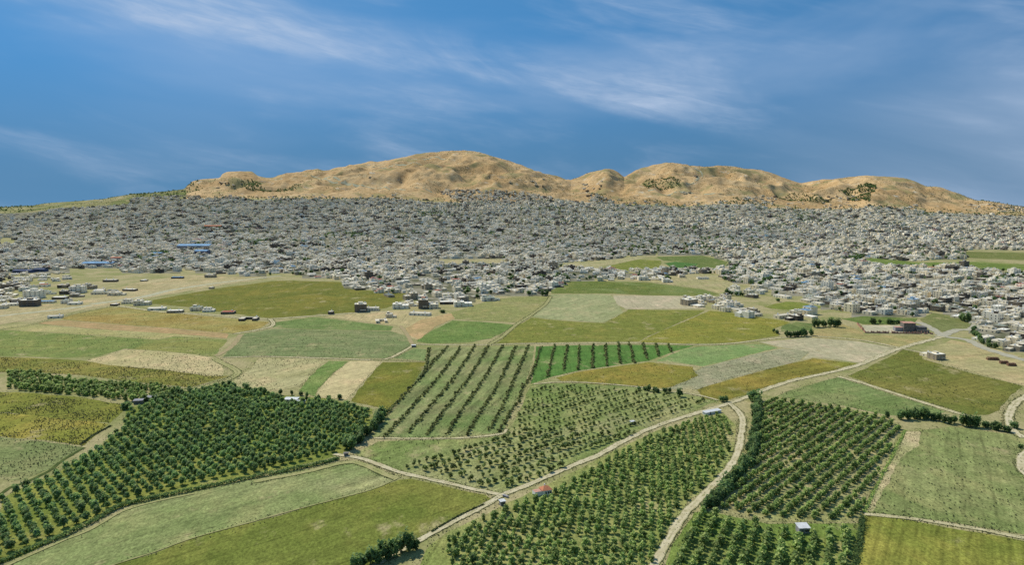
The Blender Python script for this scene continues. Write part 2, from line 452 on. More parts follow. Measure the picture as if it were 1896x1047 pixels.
def hill_mat(name, ca, cb, cg, gl):
  m_hill = NT(name)
  _p = m_hill.pos()
  _c = m_hill.mix(m_hill.rng(m_hill.noise(_p, 1 / 420, 5, 0.6, 0.6), 0.36, 0.64), s2l(ca), s2l(cb))
  _c = m_hill.mix(m_hill.rng(m_hill.noise(m_hill.map(_p, (1, 1, 2.5)), 1 / 150, 5, 0.65), 0.52, 0.70, 0, 0.75), _c, s2l((204, 182, 138)))
  _c = m_hill.mix(m_hill.rng(m_hill.noise(m_hill.map(_p, (1, 1, 3), 0, (900, 40, 0)), 1 / 90, 6, 0.7), 0.58, 0.68, 0, 0.8), _c, s2l((204, 196, 174)))
  _c = m_hill.mix(m_hill.rng(m_hill.noise(_p, 1 / 26, 5, 0.75), 0.52, 0.66, 0, 0.75), _c, s2l((128, 100, 58)))
  _sp = m_hill.noise(m_hill.map(_p, (1, 1, 1), 0, (55, 20, 0)), 1 / 9, 3, 0.6)
  _dn = m_hill.noise(_p, 1 / 300, 4, 0.6)
  _c = m_hill.mix(m_hill.rng(m_hill.math('ADD', _sp, m_hill.rng(_dn, 0.3, 0.7, -0.10, 0.08)), 0.60, 0.66, 0, 0.85), _c, s2l((84, 80, 50)))
  _c = m_hill.scale(_c, m_hill.rng(m_hill.noise(_p, 1 / 12, 4, 0.7), 0.3, 0.7, 0.74, 1.26, False))
  _c = m_hill.mix(m_hill.rng(m_hill.noise(_p, 1 / 230, 5, 0.65, 0.5), gl, gl + 0.12, 0, 0.8), _c, s2l(cg))
  return m_hill.out(_c, 0.95, 0.05)
m_hill = hill_mat('tan_hill_slope', (208, 176, 128), (182, 150, 104), (146, 138, 92), 0.51)
m_ridge = hill_mat('green_ridge_slope', (158, 150, 104), (132, 132, 82), (102, 114, 58), 0.46)


us = np.concatenate([np.linspace(-1.25, -0.76, 26, endpoint=False), np.linspace(-0.76, 0.76, 540), np.linspace(0.76, 1.25, 27)[1:]])
ysg = np.concatenate([np.linspace(-500, 150, 8, endpoint=False), np.geomspace(150, Y0, 40, endpoint=False), np.linspace(Y0, DB, 130)])
ysh = np.concatenate([np.linspace(DB, 6100, 160, endpoint=False), np.linspace(6100, 7000, 25, endpoint=False), np.linspace(7000, 11000, 12)])
def grid(us, ys):
    Ug, Yg = np.meshgrid(us, ys)
    Xg = Ug * np.maximum(Yg, 450)
    Zg = zfun(Xg, Yg)
    V = np.stack([Xg, Yg, Zg], -1).reshape(-1, 3)
    nu, ny = len(us), len(ys)
    i = (np.arange(ny - 1)[:, None] * nu + np.arange(nu - 1)[None, :]).ravel()
    return V, np.stack([i, i + 1, i + nu + 1, i + nu], 1)
V, Fc = grid(us, ysg)
cen = V[Fc].mean(1)
mid = np.zeros(len(Fc), int)
ok = cen[:, 1] > 300
mid[ok] = (in_town(cen[ok]) | inpoly(project(cen[ok]), [(-400, 386), (101, 387), (64, 397), (140, 410), (60, 421), (0, 441), (-400, 452)])).astype(int)
tag(mobj('ground', npmesh('ground', V, Fc, (m_ground, m_dust), mid, smooth=True)),
    'level dry grassy plain under the fields and the town', 'ground', kind='structure')
hill_cuts = [(-1.25, 345, 'low green ridge behind the town, fading down to the left edge'), (345, 505, 'small tan hill with a flat rocky top, left of the big hill'),
 (505, 1057, 'broad tan hill, highest on the skyline, with pale terraces'), (1057, 1155, 'small rounded tan hill between two larger hills'),
 (1155, 1485, 'two-humped tan hill with a clump of trees at its foot'), (1485, 9999, 'long tan hill at the right end of the skyline')]
for a, b, lab in hill_cuts:
    ua = -1.25 if a == -1.25 else (a - CX) * CP / F
    ub = 1.25 if b == 9999 else (b - CX) * CP / F
    sel = us[(us > ua + 1e-6) & (us < ub - 1e-6)]
    V, Fc = grid(np.concatenate([[ua], sel, [ub]]), ysh)
    tag(mobj('hill', npmesh('hill', V, Fc, (m_ridge if a == -1.25 else m_hill,), smooth=True)), lab, 'hill', kind='structure')

# ---------------------------------------------------------------- fields
def ragged(poly, step=6.0, amp=0.9):
    """outline in metres with the small wanderings of a field edge"""
    P = [Vector(U2(*p)) for p in poly]; out = []
    for i, a in enumerate(P):
        b = P[(i + 1) % len(P)]; d = b - a; L = d.length
        n = max(1, int(L / step)); nr = Vector((-d.y, d.x)).normalized()
        for k in range(n):
            q = a + d * (k / n)
            w = (fbm(q.x / 14, q.y / 14, 3, 2) - 0.5) * 2.6 * amp + (random.random() - 0.5) * amp * 0.7
            out.append(q + nr * float(w))
    return out
field_z = [0.02]; OUTLINES = []
def field(poly, label, c1, c2=None, c3=None, cat='field', amp=1.0, **kw):
    P = ragged(poly, amp=amp)
    field_z[0] += 0.002
    cx = sum(p.x for p in P) / len(P); cy = sum(p.y for p in P) / len(P)
    OUTLINES.append([(p.x, p.y) for p in P])
    me = bpy.data.meshes.new('field')
    me.from_pydata([(p.x - cx, p.y - cy, 0) for p in P], [], [list(range(len(P)))])
    if me.polygons[0].normal.z < 0: me.flip_normals()
    me.materials.append(field_mat('field_soil', c1, c2, c3, **kw))
    return tag(mobj('field', me, loc=(cx, cy, field_z[0])), label, cat, kind='structure')
# near left
field([(0, 1045), (0, 925), (60, 895), (100, 880), (180, 830), (230, 790), (232, 760), (330, 722), (420, 710), (520, 733), (600, 738), (692, 758), (688, 790), (645, 838), (600, 852), (420, 890), (260, 927), (150, 972), (60, 1022), (-60, 1070), (-90, 960)],
  'grassy yellow-green ground under the dense left orchard', (126, 138, 62), (104, 122, 50), (150, 140, 72), 'orchard ground', rz=R(-44))
field([(-20, 1062), (11, 1047), (114, 1002), (171, 978), (228, 945), (285, 928), (360, 913), (470, 889), (575, 869), (641, 854), (672, 858), (703, 873), (735, 887), (684, 908), (567, 939), (470, 966), (360, 996), (285, 1023), (209, 1047), (150, 1068)],
  'pale green field below the left orchard', (134, 144, 90), (116, 134, 76), (164, 158, 118), rz=R(-46), stripe=0.14)
field([(170, 1066), (209, 1048), (285, 1025), (360, 998), (470, 968), (567, 941), (684, 910), (740, 890), (760, 888), (830, 902), (895, 918), (910, 926), (900, 935), (860, 952), (820, 974), (780, 996), (755, 1008), (700, 1040), (640, 1072)],
  'olive green field at the bottom edge beside the main track', (112, 122, 52), (100, 114, 44), (130, 128, 60), rz=R(-48), stripe=0.10)
field([(656, 842), (700, 818), (760, 816), (850, 815), (930, 808), (960, 770), (985, 712), (1050, 710), (1150, 714), (1240, 725), (1330, 742), (1300, 755), (1215, 787), (1105, 842), (985, 897), (930, 914), (830, 893), (740, 872), (690, 855)],
  'green and tan ground of the young orchard in the middle', (136, 144, 88), (112, 132, 68), (166, 158, 118), 'orchard ground', rz=R(-42), stripe=0.13, speck=0.35)
field([(800, 645), (990, 641), (985, 680), (975, 705), (955, 745), (935, 795), (925, 803), (850, 809), (760, 811), (686, 810), (720, 770), (762, 712), (790, 668)],
  'grey-green field striped by long diagonal rows of shrubs', (124, 134, 84), (106, 128, 70), (150, 146, 104), rz=R(-16), stripe=0.22, stripe_w=9)
field([(992, 642), (1070, 640), (1180, 639), (1286, 641), (1259, 648), (1200, 669), (1138, 677), (1074, 686), (1028, 697), (984, 711), (988, 680)],
  'vivid green field with short rows of shrubs', (84, 126, 56), (76, 118, 50), (106, 134, 68), stripe=0.08)
field([(1028, 700), (1074, 689), (1138, 680), (1200, 671), (1284, 680), (1287, 688), (1293, 695), (1260, 712), (1230, 720), (1190, 716), (1137, 714), (1080, 711), (1040, 707)],
  'golden olive field below the vivid green field', (142, 128, 56), (120, 122, 48), (156, 134, 62), rz=R(-60), speck=0.2)
field([(1215, 669), (1261, 649), (1289, 643), (1390, 638), (1415, 639), (1440, 645), (1390, 657), (1301, 679), (1260, 673)],
  'light green wedge field right of the vivid green field', (118, 146, 84), (128, 146, 92), (140, 150, 100), rz=R(-60), speck=0.15)
field([(1284, 688), (1301, 681), (1390, 658), (1449, 646), (1502, 650), (1482, 668), (1420, 684), (1340, 705), (1300, 722), (1235, 722), (1293, 696)],
  'grey ploughed strip between the green wedge and the golden strip', (152, 150, 120), (140, 140, 108), rz=R(-60), stripe=0.15, speck=0.25)
field([(1452, 645), (1405, 634), (1500, 626), (1590, 633), (1665, 646), (1640, 660), (1592, 672), (1506, 662), (1484, 667), (1500, 652)],
  'bare sandy field above the golden strip', (176, 168, 138), (168, 160, 130), rz=R(-70), stripe=0.06, grain=0.12)
field([(1506, 664), (1586, 674), (1530, 690), (1470, 702), (1416, 718), (1380, 732), (1340, 743), (1300, 738), (1290, 722), (1340, 707), (1420, 685)],
  'golden brown strip field along the main track', (136, 126, 54), (116, 118, 48), (160, 134, 62), rz=R(-62), stripe=0.18, stripe_w=12, speck=0.1)
field([(1672, 648), (1707, 655), (1711, 666), (1800, 692), (1893, 716), (1870, 735), (1850, 760), (1830, 769), (1790, 769), (1758, 758), (1700, 741), (1634, 720), (1570, 697), (1610, 680), (1650, 660)],
  'dark olive field right of the main track', (110, 116, 52), (96, 106, 42), (134, 124, 62), rz=R(-62), speck=0.4)
field([(1439, 734), (1480, 718), (1552, 699), (1630, 724), (1700, 746), (1750, 763), (1700, 775), (1634, 768), (1560, 752), (1490, 742)],
  'mid green triangular field above the right orchard', (118, 136, 80), (108, 128, 70), (140, 142, 94), rz=R(-62), speck=0.25)
field([(1712, 654), (1760, 630), (1820, 640), (1900, 662), (2060, 700), (2060, 760), (1898, 716), (1800, 690), (1716, 664)],
  'tan fallow field with ruined huts at the right', (170, 160, 116), (160, 152, 104), (182, 156, 112), rz=R(-70), grain=0.14)
field([(1704, 797), (1758, 791), (1896, 808), (2000, 822), (2000, 1010), (1896, 991), (1760, 967), (1603, 951), (1625, 905), (1661, 836), (1680, 810)],
  'large pale green field at the right edge', (134, 142, 88), (116, 130, 74), (154, 148, 104), rz=R(-29), stripe=0.14, speck=0.25)
field([(1678, 800), (1706, 800), (1702, 826), (1668, 850), (1643, 895), (1616, 948), (1600, 951), (1622, 902), (1652, 842)],
  'bare tan headland between the right orchard and the pale field', (176, 166, 126), (156, 154, 104), amp=1.5)
field([(1600, 956), (1688, 966), (1896, 1003), (2000, 1020), (2000, 1080), (1570, 1080), (1592, 1010)],
  'yellow-green field in the bottom right corner', (132, 134, 56), (112, 122, 48), (150, 136, 62), rz=R(-31), stripe=0.20, stripe_w=2.5)
field([(1400, 742), (1440, 738), (1560, 755), (1640, 772), (1672, 790), (1665, 805), (1640, 850), (1605, 930), (1597, 968), (1420, 968), (1310, 945), (1345, 890), (1380, 850), (1395, 780)],
  'dry tan and green ground between the rows of the right orchard', (158, 150, 108), (136, 140, 84), rz=R(-36), stripe=0.12)
field([(1310, 947), (1420, 970), (1597, 970), (1590, 1010), (1570, 1080), (1215, 1080), (1245, 1010), (1285, 950)],
  'green grass under the lowest rows of the right orchard', (112, 134, 62), (100, 126, 52), (146, 142, 90), 'orchard ground', rz=R(-22))
field([(1340, 766), (1362, 790), (1360, 840), (1330, 885), (1275, 930), (1235, 985), (1205, 1080), (760, 1080), (790, 1020), (830, 985), (930, 938), (1000, 905), (1110, 850), (1220, 796)],
  'grassy ground under the middle orchard', (138, 146, 84), (122, 136, 68), (164, 154, 104), 'orchard ground', rz=R(-9))
# left middle
field([(-150, 805), (0, 811), (80, 818), (156, 829), (118, 850), (91, 870), (42, 890), (0, 888), (-150, 900)],
  'grey-green field at the left edge below the yellow field', (124, 134, 84), (110, 126, 72), (164, 154, 110), rz=R(-75), speck=0.35)
field([(-150, 758), (0, 765), (100, 772), (202, 786), (195, 792), (155, 826), (80, 816), (0, 809), (-150, 802)],
  'yellow olive field at the left edge', (144, 138, 56), (126, 130, 50), (160, 144, 70), rz=R(-75), speck=0.55)
field([(-150, 722), (0, 727), (60, 729), (150, 737), (240, 752), (226, 765), (204, 784), (150, 780), (0, 764), (-150, 757)],
  'dark olive field below the left thicket', (122, 126, 50), (112, 120, 46), rz=R(-75), speck=0.75)
field([(-150, 660), (0, 662), (60, 663), (150, 668), (200, 676), (300, 684), (400, 697), (425, 697), (350, 718), (250, 708), (150, 695), (70, 690), (0, 690), (-150, 688)],
  'speckled golden olive field above the left thicket', (132, 126, 58), (118, 124, 52), (164, 144, 78), rz=R(-80), speck=1.0)
field([(158, 668), (195, 660), (232, 648), (295, 651), (367, 658), (400, 667), (416, 685), (410, 697), (380, 697), (300, 685), (200, 677)],
  'pale tan field left of the winding grass strip', (186, 172, 128), (178, 164, 120), (166, 158, 106), rz=R(-80), grain=0.12, speck=0.35)
field([(-150, 608), (0, 611), (74, 616), (190, 623), (295, 630), (321, 624), (400, 628), (421, 630), (406, 648), (400, 662), (367, 657), (295, 650), (232, 646), (179, 661), (105, 663), (0, 660), (-150, 656)],
  'long green strip field at the left', (124, 136, 72), (112, 130, 66), (150, 140, 76), rz=R(-80), speck=0.35)
field([(-60, 608), (49, 601), (190, 611), (316, 618), (422, 628), (321, 623), (295, 629), (190, 622), (74, 615), (0, 610)],
  'narrow pale tan strip below the reddish strip', (164, 158, 106), (156, 152, 96), rz=R(-82))
field([(63, 599), (118, 593), (211, 601), (316, 609), (423, 618), (421, 627), (316, 618), (190, 611)],
  'narrow reddish brown strip field at the left', (172, 144, 102), (164, 140, 96), rz=R(-82), grain=0.12)
field([(112, 590), (169, 574), (200, 569), (224, 570), (316, 580), (400, 588), (499, 597), (484, 608), (432, 618), (316, 608), (211, 600), (118, 592)],
  'golden brown and olive strip below the roadside houses', (150, 144, 82), (148, 128, 64), (166, 136, 76), rz=R(-82), speck=0.3)
field([(283, 556), (400, 535), (505, 521), (537, 520), (634, 523), (637, 535), (674, 538), (761, 545), (746, 556), (716, 571), (659, 579), (611, 584), (499, 590), (400, 577), (348, 569), (280, 563)],
  'big dark olive field in front of the town', (114, 116, 46), (104, 110, 42), (142, 128, 54), rz=R(-84), speck=0.3)
field([(510, 597), (581, 588), (653, 596), (729, 605), (723, 613), (548, 609), (505, 607)],
  'bright green strip below the big olive field', (112, 134, 74), (102, 126, 66), (128, 142, 88), rz=R(-84), speck=0.15)
field([(505, 609), (548, 610), (723, 614), (759, 625), (762, 636), (757, 648), (712, 664), (600, 662), (484, 659), (412, 662), (423, 650), (446, 620)],
  'broad grey-green field below the bright green strip', (122, 134, 88), (110, 126, 76), (146, 146, 104), rz=R(-84), stripe=0.15, speck=0.35)
field([(729, 664), (767, 646), (790, 648), (788, 669)], 'small green triangle beside the shrub rows', (124, 146, 88), speck=0.2)
field([(480, 664), (605, 666), (585, 685), (555, 716), (520, 724), (418, 718), (440, 700), (465, 682)],
  'pale tan field above the left orchard', (172, 164, 120), (162, 156, 108), rz=R(-35), grain=0.15, speck=0.35)
field([(609, 669), (645, 670), (621, 688), (590, 720), (582, 735), (553, 724), (560, 716), (586, 686)],
  'narrow green strip between two tan fields', (114, 138, 72), (104, 130, 64), rz=R(-38), speck=0.3)
field([(649, 669), (706, 670), (662, 720), (641, 741), (583, 737), (591, 720), (622, 689)],
  'smooth tan strip field above the left orchard', (194, 178, 134), (188, 172, 128), rz=R(-38), grain=0.10, stripe=0.05)
field([(709, 671), (788, 672), (764, 716), (740, 745), (715, 760), (650, 744), (665, 720), (697, 683)],
  'dark olive field left of the shrub rows', (114, 118, 46), (104, 112, 42), (146, 128, 54), rz=R(-38))
field([(771, 633), (785, 622), (810, 608), (838, 594), (900, 597), (953, 602), (935, 615), (905, 628), (865, 635), (800, 637)],
  'bright green field above the shrub rows', (106, 132, 66), (98, 124, 60), (124, 140, 80), rz=R(-70), speck=0.15)
field([(827, 583), (878, 566), (918, 554), (1017, 549), (1013, 563), (984, 584), (956, 598), (900, 595), (842, 591)],
  'dull olive field at the tip of the town', (140, 142, 86), (132, 136, 80), (154, 146, 100), rz=R(-60))
field([(1021, 546), (1129, 545), (1138, 555), (1154, 579), (1118, 598), (1060, 595), (1011, 591), (986, 587), (1017, 560)],
  'pale mint green field in the centre', (152, 156, 112), (142, 148, 102), (162, 158, 120), rz=R(-30), grain=0.12)
field([(1135, 548), (1200, 548), (1312, 550), (1265, 562), (1310, 572), (1200, 573), (1159, 573), (1143, 565)],
  'bare grey-tan field beside the mint green field', (178, 168, 140), (172, 162, 134), grain=0.10, stripe=0.05)
field([(1019, 539), (1053, 522), (1095, 521), (1200, 524), (1301, 536), (1331, 545), (1312, 548), (1200, 547), (1130, 544), (1020, 544)],
  'dark green strip field behind the mint green field', (106, 120, 56), (98, 114, 50), (126, 140, 84), rz=R(-85), speck=0.5)
field([(984, 589), (1011, 592), (1060, 596), (1118, 599), (1155, 580), (1163, 574), (1305, 575), (1295, 582), (1200, 623), (1182, 633), (1050, 634), (920, 637), (940, 620), (960, 602)],
  'olive field in the centre below the mint green field', (124, 128, 58), (114, 122, 52), rz=R(-70), speck=0.1)
field([(1314, 576), (1348, 579), (1411, 589), (1449, 594), (1464, 598), (1430, 610), (1443, 622), (1369, 634), (1284, 637), (1186, 634), (1204, 623), (1297, 583)],
  'golden olive field in the centre right', (132, 132, 54), (122, 126, 52), (148, 138, 58), rz=R(-70), speck=0.12)
field([(1447, 604), (1474, 597), (1504, 600), (1502, 612), (1447, 615)], 'small green plot between two rows of trees', (106, 124, 68))
field([(1500, 613), (1560, 601), (1592, 613), (1600, 621), (1720, 623), (1728, 627), (1690, 640), (1666, 645), (1600, 632), (1500, 625)],
  'brownish rough ground below the walled yard', (158, 146, 96), (148, 146, 92), (172, 140, 88), 'ground', rz=R(-80), grain=0.2)
field([(1596, 603), (1668, 603), (1684, 611), (1680, 616), (1604, 617)], 'pale bare ground inside the walled yard', (184, 178, 152), (176, 170, 146), cat='yard', grain=0.1)
field([(1703, 592), (1728, 580), (1768, 585), (1798, 600), (1788, 613), (1749, 616), (1718, 604)],
  'dull olive field wedged into the right edge of the town', (120, 126, 76), (112, 120, 68))
field([(1558, 591), (1600, 586), (1700, 590), (1690, 601), (1600, 601)], 'green strip behind the walled yard', (104, 124, 62), (94, 116, 54), speck=0.4)
field([(1413, 568), (1455, 559), (1480, 560), (1521, 569), (1489, 577), (1428, 572)], 'olive plot walled in by houses', (120, 132, 56), (114, 126, 52))
field([(1118, 495), (1180, 481), (1225, 483), (1222, 496), (1165, 503)], 'olive plot among houses left of the deep green plot', (122, 130, 58), (112, 122, 52))
field([(1215, 476), (1300, 474), (1347, 485), (1338, 498), (1288, 498), (1293, 489), (1250, 484), (1228, 483)], 'dark green plot inside the town, right of centre', (98, 116, 58), (106, 122, 62), speck=0.4)
field([(1230, 488), (1250, 485), (1292, 489), (1286, 497), (1245, 497)], 'deep green plot inside the town, right of centre', (72, 114, 52), (78, 118, 56))
field([(1034, 488), (1120, 483), (1180, 475), (1214, 473), (1180, 481), (1112, 495), (1080, 494)], 'bare tan plot inside the town, right of centre', (166, 158, 118), (150, 148, 100))
field([(786, 481), (928, 480), (936, 487), (860, 490), (792, 488)], 'bare tan plot inside the town, left of centre', (168, 158, 118), (158, 150, 108))
field([(1786, 466), (1900, 469), (2060, 472), (2060, 484), (1900, 482), (1790, 478)], 'upper dark olive plot at the right edge of the town', (112, 120, 64), (104, 114, 58))
field([(1573, 482), (1620, 478), (1700, 487), (1800, 485), (1896, 490), (2060, 494), (2060, 504), (1860, 501), (1780, 493), (1660, 493), (1610, 487)],
  'lower green plot at the right edge of the town', (106, 128, 58), (98, 120, 52), (130, 140, 76))
field([(1092, 513), (1190, 516), (1244, 509), (1330, 510), (1350, 521), (1392, 541), (1352, 548), (1330, 544), (1300, 534), (1200, 523)],
  'bare tan ground in front of the town, right of centre', (166, 156, 116), (154, 150, 100), cat='ground', speck=0.1)
field([(-150, 575), (0, 570), (140, 560), (250, 524), (350, 509), (450, 513), (500, 513), (400, 530), (290, 550), (200, 565), (100, 585), (0, 602), (-150, 620)],
  'dry tan ground around the scattered houses at the left', (176, 162, 122), (160, 148, 104), (186, 172, 136), cat='ground', speck=0.15)
field([(598, 587), (660, 581), (720, 575), (800, 576), (830, 579), (842, 591), (806, 606), (772, 630), (760, 626), (755, 611), (730, 603), (655, 594)],
  'tan yard ground around the houses left of centre', (180, 164, 122), (170, 158, 112), cat='ground', grain=0.14)
field([(745, 612), (782, 592), (836, 581), (840, 591), (806, 606), (776, 629), (764, 624)], 'reddish tan wedge field below the lone round bush', (180, 152, 108), (172, 148, 104), rz=R(-40), grain=0.12)

# ---------------------------------------------------------------- tracks and paths
def smooth_line(P, step=4.0):
    P = [Vector(p) for p in P]; out = []
    Q = [P[0] * 2 - P[1]] + P + [P[-1] * 2 - P[-2]]
    for i in range(1, len(Q) - 2):
        a, b, c, d = Q[i - 1], Q[i], Q[i + 1], Q[i + 2]
        n = max(1, int((c - b).length / step))
        for k in range(n):
            t = k / n
            out.append(0.5 * ((2 * b) + (c - a) * t + (2 * a - 5 * b + 4 * c - d) * t * t + (3 * b - a - 3 * c + d) * t ** 3))
    out.append(P[-1]); return out
track_mats = {}
def track_mat(kind):
    if kind in track_mats: return track_mats[kind]
    c, e, g = {'chalk': ((204, 192, 158), (182, 170, 132), (146, 144, 94)), 'pale': ((198, 186, 148), (176, 166, 124), (152, 148, 100)),
            'grassy': ((168, 160, 112), (150, 150, 96), (128, 136, 76)), 'ditch': ((66, 80, 40), (86, 98, 50), (104, 116, 60)),
            'brown': ((166, 148, 112), (156, 146, 104), (142, 140, 92)), 'stony': ((186, 180, 152), (150, 150, 112), (172, 166, 130)),
            'street': ((176, 170, 148), (160, 156, 132), (168, 162, 138))}[kind]
    t = NT('track_' + kind); p = t.pos()
    uv = t.n.new('ShaderNodeUVMap'); uv.uv_map = 'across'
    sp = t.n.new('ShaderNodeSeparateXYZ'); t.l.new(uv.outputs[0], sp.inputs[0])
    off = t.math('ABSOLUTE', t.math('SUBTRACT', sp.outputs[0], 0.5))
    n = t.noise(p, 1 / 7, 5, 0.65)
    col = t.mix(t.rng(n, 0.4, 0.68), s2l(c), s2l(e))
    edge = t.rng(t.math('ADD', off, t.rng(t.noise(p, 0.4, 4, 0.7), 0.2, 0.8, -0.12, 0.12, False)), 0.33, 0.47)
    col = t.mix(t.math('MULTIPLY', edge, 0.85), col, s2l(g))
    crown = t.math('MULTIPLY', t.rng(off, 0.20, 0.04), t.rng(t.noise(p, 0.2, 4, 0.6), 0.42, 0.7))
    if kind in ('chalk', 'grassy', 'pale'): col = t.mix(t.math('MULTIPLY', crown, 0.85), col, s2l(g))
    col = t.scale(col, t.rng(t.noise(p, 0.8, 4, 0.7), 0.2, 0.8, 0.82, 1.18, False))
    track_mats[kind] = t.out(col, 0.95, 0.05); return track_mats[kind]
track_z = [0.15]
TRACKS = []
def track(px, w, label, kind='chalk', name='track', cat='track', w2=None, drape=False):
    P = smooth_line([U2(*p) for p in px], 2.0 if not drape else 25.0)
    if not drape: TRACKS.append((P, w, kind))
    track_z[0] += 0.003; z = track_z[0] if not drape else 0.8
    V = []; Fc = []; UV = []
    n = len(P)
    for i, p in enumerate(P):
        d = (P[min(i + 1, n - 1)] - P[max(i - 1, 0)]).normalized(); nr = Vector((-d.y, d.x))
        t = i / max(1, n - 1); ww = w + ((w2 if w2 else w) - w) * t
        j1 = 1 + (fbm(p.x / 5, p.y / 5, 11, 3) - 0.5) * 0.9; j2 = 1 + (fbm(p.x / 5, p.y / 5, 77, 3) - 0.5) * 0.9
        for q in (p + nr * float(ww * 0.5 * j1), p - nr * float(ww * 0.5 * j2)):
            V.append((q.x, q.y, z + (float(zfun(q.x, q.y)) if drape else 0)))
        if i: k = 2 * i; Fc.append((k - 2, k - 1, k + 1, k))
    me = bpy.data.meshes.new(name); me.from_pydata(V, [], Fc)
    if me.polygons[0].normal.z < 0: me.flip_normals()
    uvl = me.uv_layers.new(name='across')
    for lp in me.loops: uvl.data[lp.index].uv = (float(lp.vertex_index % 2), 0.0)
    me.materials.append(track_mat(kind)); me.update()
    return tag(mobj(name, me), label, cat, kind='structure')
R1 = [(700, 1044), (762, 1010), (830, 972), (890, 941), (930, 918), (985, 896), (1035, 874), (1070, 859), (1105, 845), (1160, 815), (1215, 790), (1270, 772), (1310, 760), (1350, 748), (1385, 735), (1416, 722), (1470, 705), (1530, 692), (1585, 678), (1625, 662), (1660, 648), (1700, 636), (1745, 624)]
track([(170, 564), (266, 550), (311, 539), (385, 527), (474, 516), (520, 511)], 16, 'pale stony track running up to the big olive field', 'stony', w2=10)
track([(-60, 596), (0, 586), (89, 576), (170, 566)], 9, 'stony dry streambed at the left edge', 'stony', name='streambed', cat='streambed', w2=16)
track([(-60, 622), (0, 611), (56, 602), (118, 586), (207, 568)], 5, 'straight grassy track beside the reddish strip', 'grassy')
track([(215, 566), (290, 577), (350, 581), (400, 584), (470, 591), (500, 591), (560, 587), (615, 583), (660, 580), (720, 578)], 7, 'pale lane past the roadside houses', 'pale')
track([(500, 591), (506, 599), (500, 606), (470, 613), (432, 619)], 5, 'bent path between the brown strip and the green strip', 'pale', name='path', cat='path')
track([(446, 620), (435, 636), (418, 650), (400, 660)], 6, 'short reddish earth path by the grey-green field', 'brown', name='path', cat='path')
track([(395, 664), (410, 672), (440, 690), (415, 706), (370, 718), (330, 728), (300, 742)], 6, 'winding grass strip above the left orchard', 'grassy', name='path', cat='path')
track([(412, 663), (484, 661), (600, 664), (690, 667), (720, 664), (745, 652), (766, 640)], 4, 'pale track along the foot of the grey-green field', 'pale')
track([(690, 667), (730, 668), (788, 670)], 3, 'faint path above the dark olive field', 'grassy', name='path', cat='path')
track([(762, 638), (830, 639), (905, 639), (960, 637), (1060, 637), (1180, 636), (1290, 639), (1350, 637), (1402, 631), (1460, 625), (1500, 623), (1590, 630), (1668, 645)], 4.5, 'long pale track across the centre above the shrub rows', 'pale')
track([(764, 640), (757, 626), (748, 612), (742, 604)], 5, 'short brown path up to the houses left of centre', 'brown', name='path', cat='path')
track([(905, 639), (930, 624), (957, 601), (985, 583), (1010, 564), (1020, 549)], 4.5, 'path climbing to the dark bush at the town edge', 'grassy', name='path', cat='path')
track([(1668, 646), (1700, 652), (1735, 662)], 4, 'short path to the lone two-storey house', 'pale', name='path', cat='path')
track([(1552, 698), (1590, 708), (1634, 722), (1700, 743), (1760, 762), (1790, 770)], 5, 'pale path between the green triangle and the dark olive field', 'pale', name='path', cat='path')
track([(1740, 625), (1770, 612), (1800, 610), (1812, 596)], 10, 'wide dusty street entering the town at the right', 'street', name='road', cat='road')
track([(1745, 623), (1730, 612), (1712, 602), (1700, 597)], 9, 'dusty street behind the walled yard', 'street', name='road', cat='road')
track([(1745, 624), (1790, 630), (1830, 648), (1900, 668), (2000, 690)], 10, 'dusty street along the right edge of the town', 'street', name='road', cat='road')
track([(1600, 953), (1690, 962), (1800, 979), (1900, 998), (2000, 1016)], 3.4, 'pale path between the pale green and the yellow-green field', 'pale', name='path', cat='path')
track([(1920, 724), (1896, 737), (1878, 750), (1868, 772), (1874, 796), (1896, 812)], 6, 'curving white track at the right edge', 'chalk', w2=5)
track([(1920, 825), (1894, 845), (1893, 870), (1920, 895)], 5, 'bit of white track cut by the right edge', 'chalk')
track([(686, 812), (760, 813), (850, 812), (925, 805), (938, 796)], 2.6, 'thin pale path along the foot of the shrub rows', 'pale', name='path', cat='path')
track([(988, 712), (1050, 708), (1150, 714), (1230, 724), (1290, 732), (1330, 742)], 2.8, 'thin pale path above the young orchard', 'pale', name='path', cat='path')
track([(156, 830), (118, 852), (91, 873), (48, 894), (21, 903), (0, 917), (-60, 950)], 2.2, 'dark ditch beside the grey-green field at the left', 'ditch', name='ditch', cat='ditch')
track([(202, 791), (180, 803), (156, 819)], 1.8, 'short dark ditch beside the yellow olive field', 'ditch', name='ditch', cat='ditch')
track([(905, 933), (850, 956), (800, 985), (765, 1004)], 1.3, 'dark weedy ditch on the left of the main track', 'ditch', name='ditch', cat='ditch')
track([(938, 919), (880, 908), (830, 896), (770, 883), (738, 875), (700, 861), (672, 851), (645, 846), (618, 842)], 3.8, 'pale track branching left to the grove corner', 'chalk')
track([(1352, 749), (1364, 760), (1375, 776), (1373, 800), (1368, 830), (1356, 858), (1330, 890), (1295, 925), (1268, 952), (1247, 985), (1226, 1020), (1205, 1060)], 4.4, 'pale track curving down between the middle and right orchards', 'chalk')
track(R1, 3.5, 'long pale main track running diagonally to the town', 'chalk', w2=7)
track([(735, 888), (684, 909), (567, 940), (470, 967), (360, 997), (285, 1024), (209, 1048), (160, 1066)], 0.8, 'thin pale seam between the pale green and the olive field', 'grassy', name='path', cat='path')
track([(5, 1053), (60, 1028), (114, 1004), (171, 980), (228, 948), (285, 931), (360, 915)], 1.5, 'bare soil margin below the long low hedge', 'grassy', name='path', cat='path')
track([(470, 893), (575, 873), (641, 857), (672, 861), (703, 875), (735, 888)], 4.5, 'pale worn corner of the pale green field', 'grassy', name='path', cat='path')
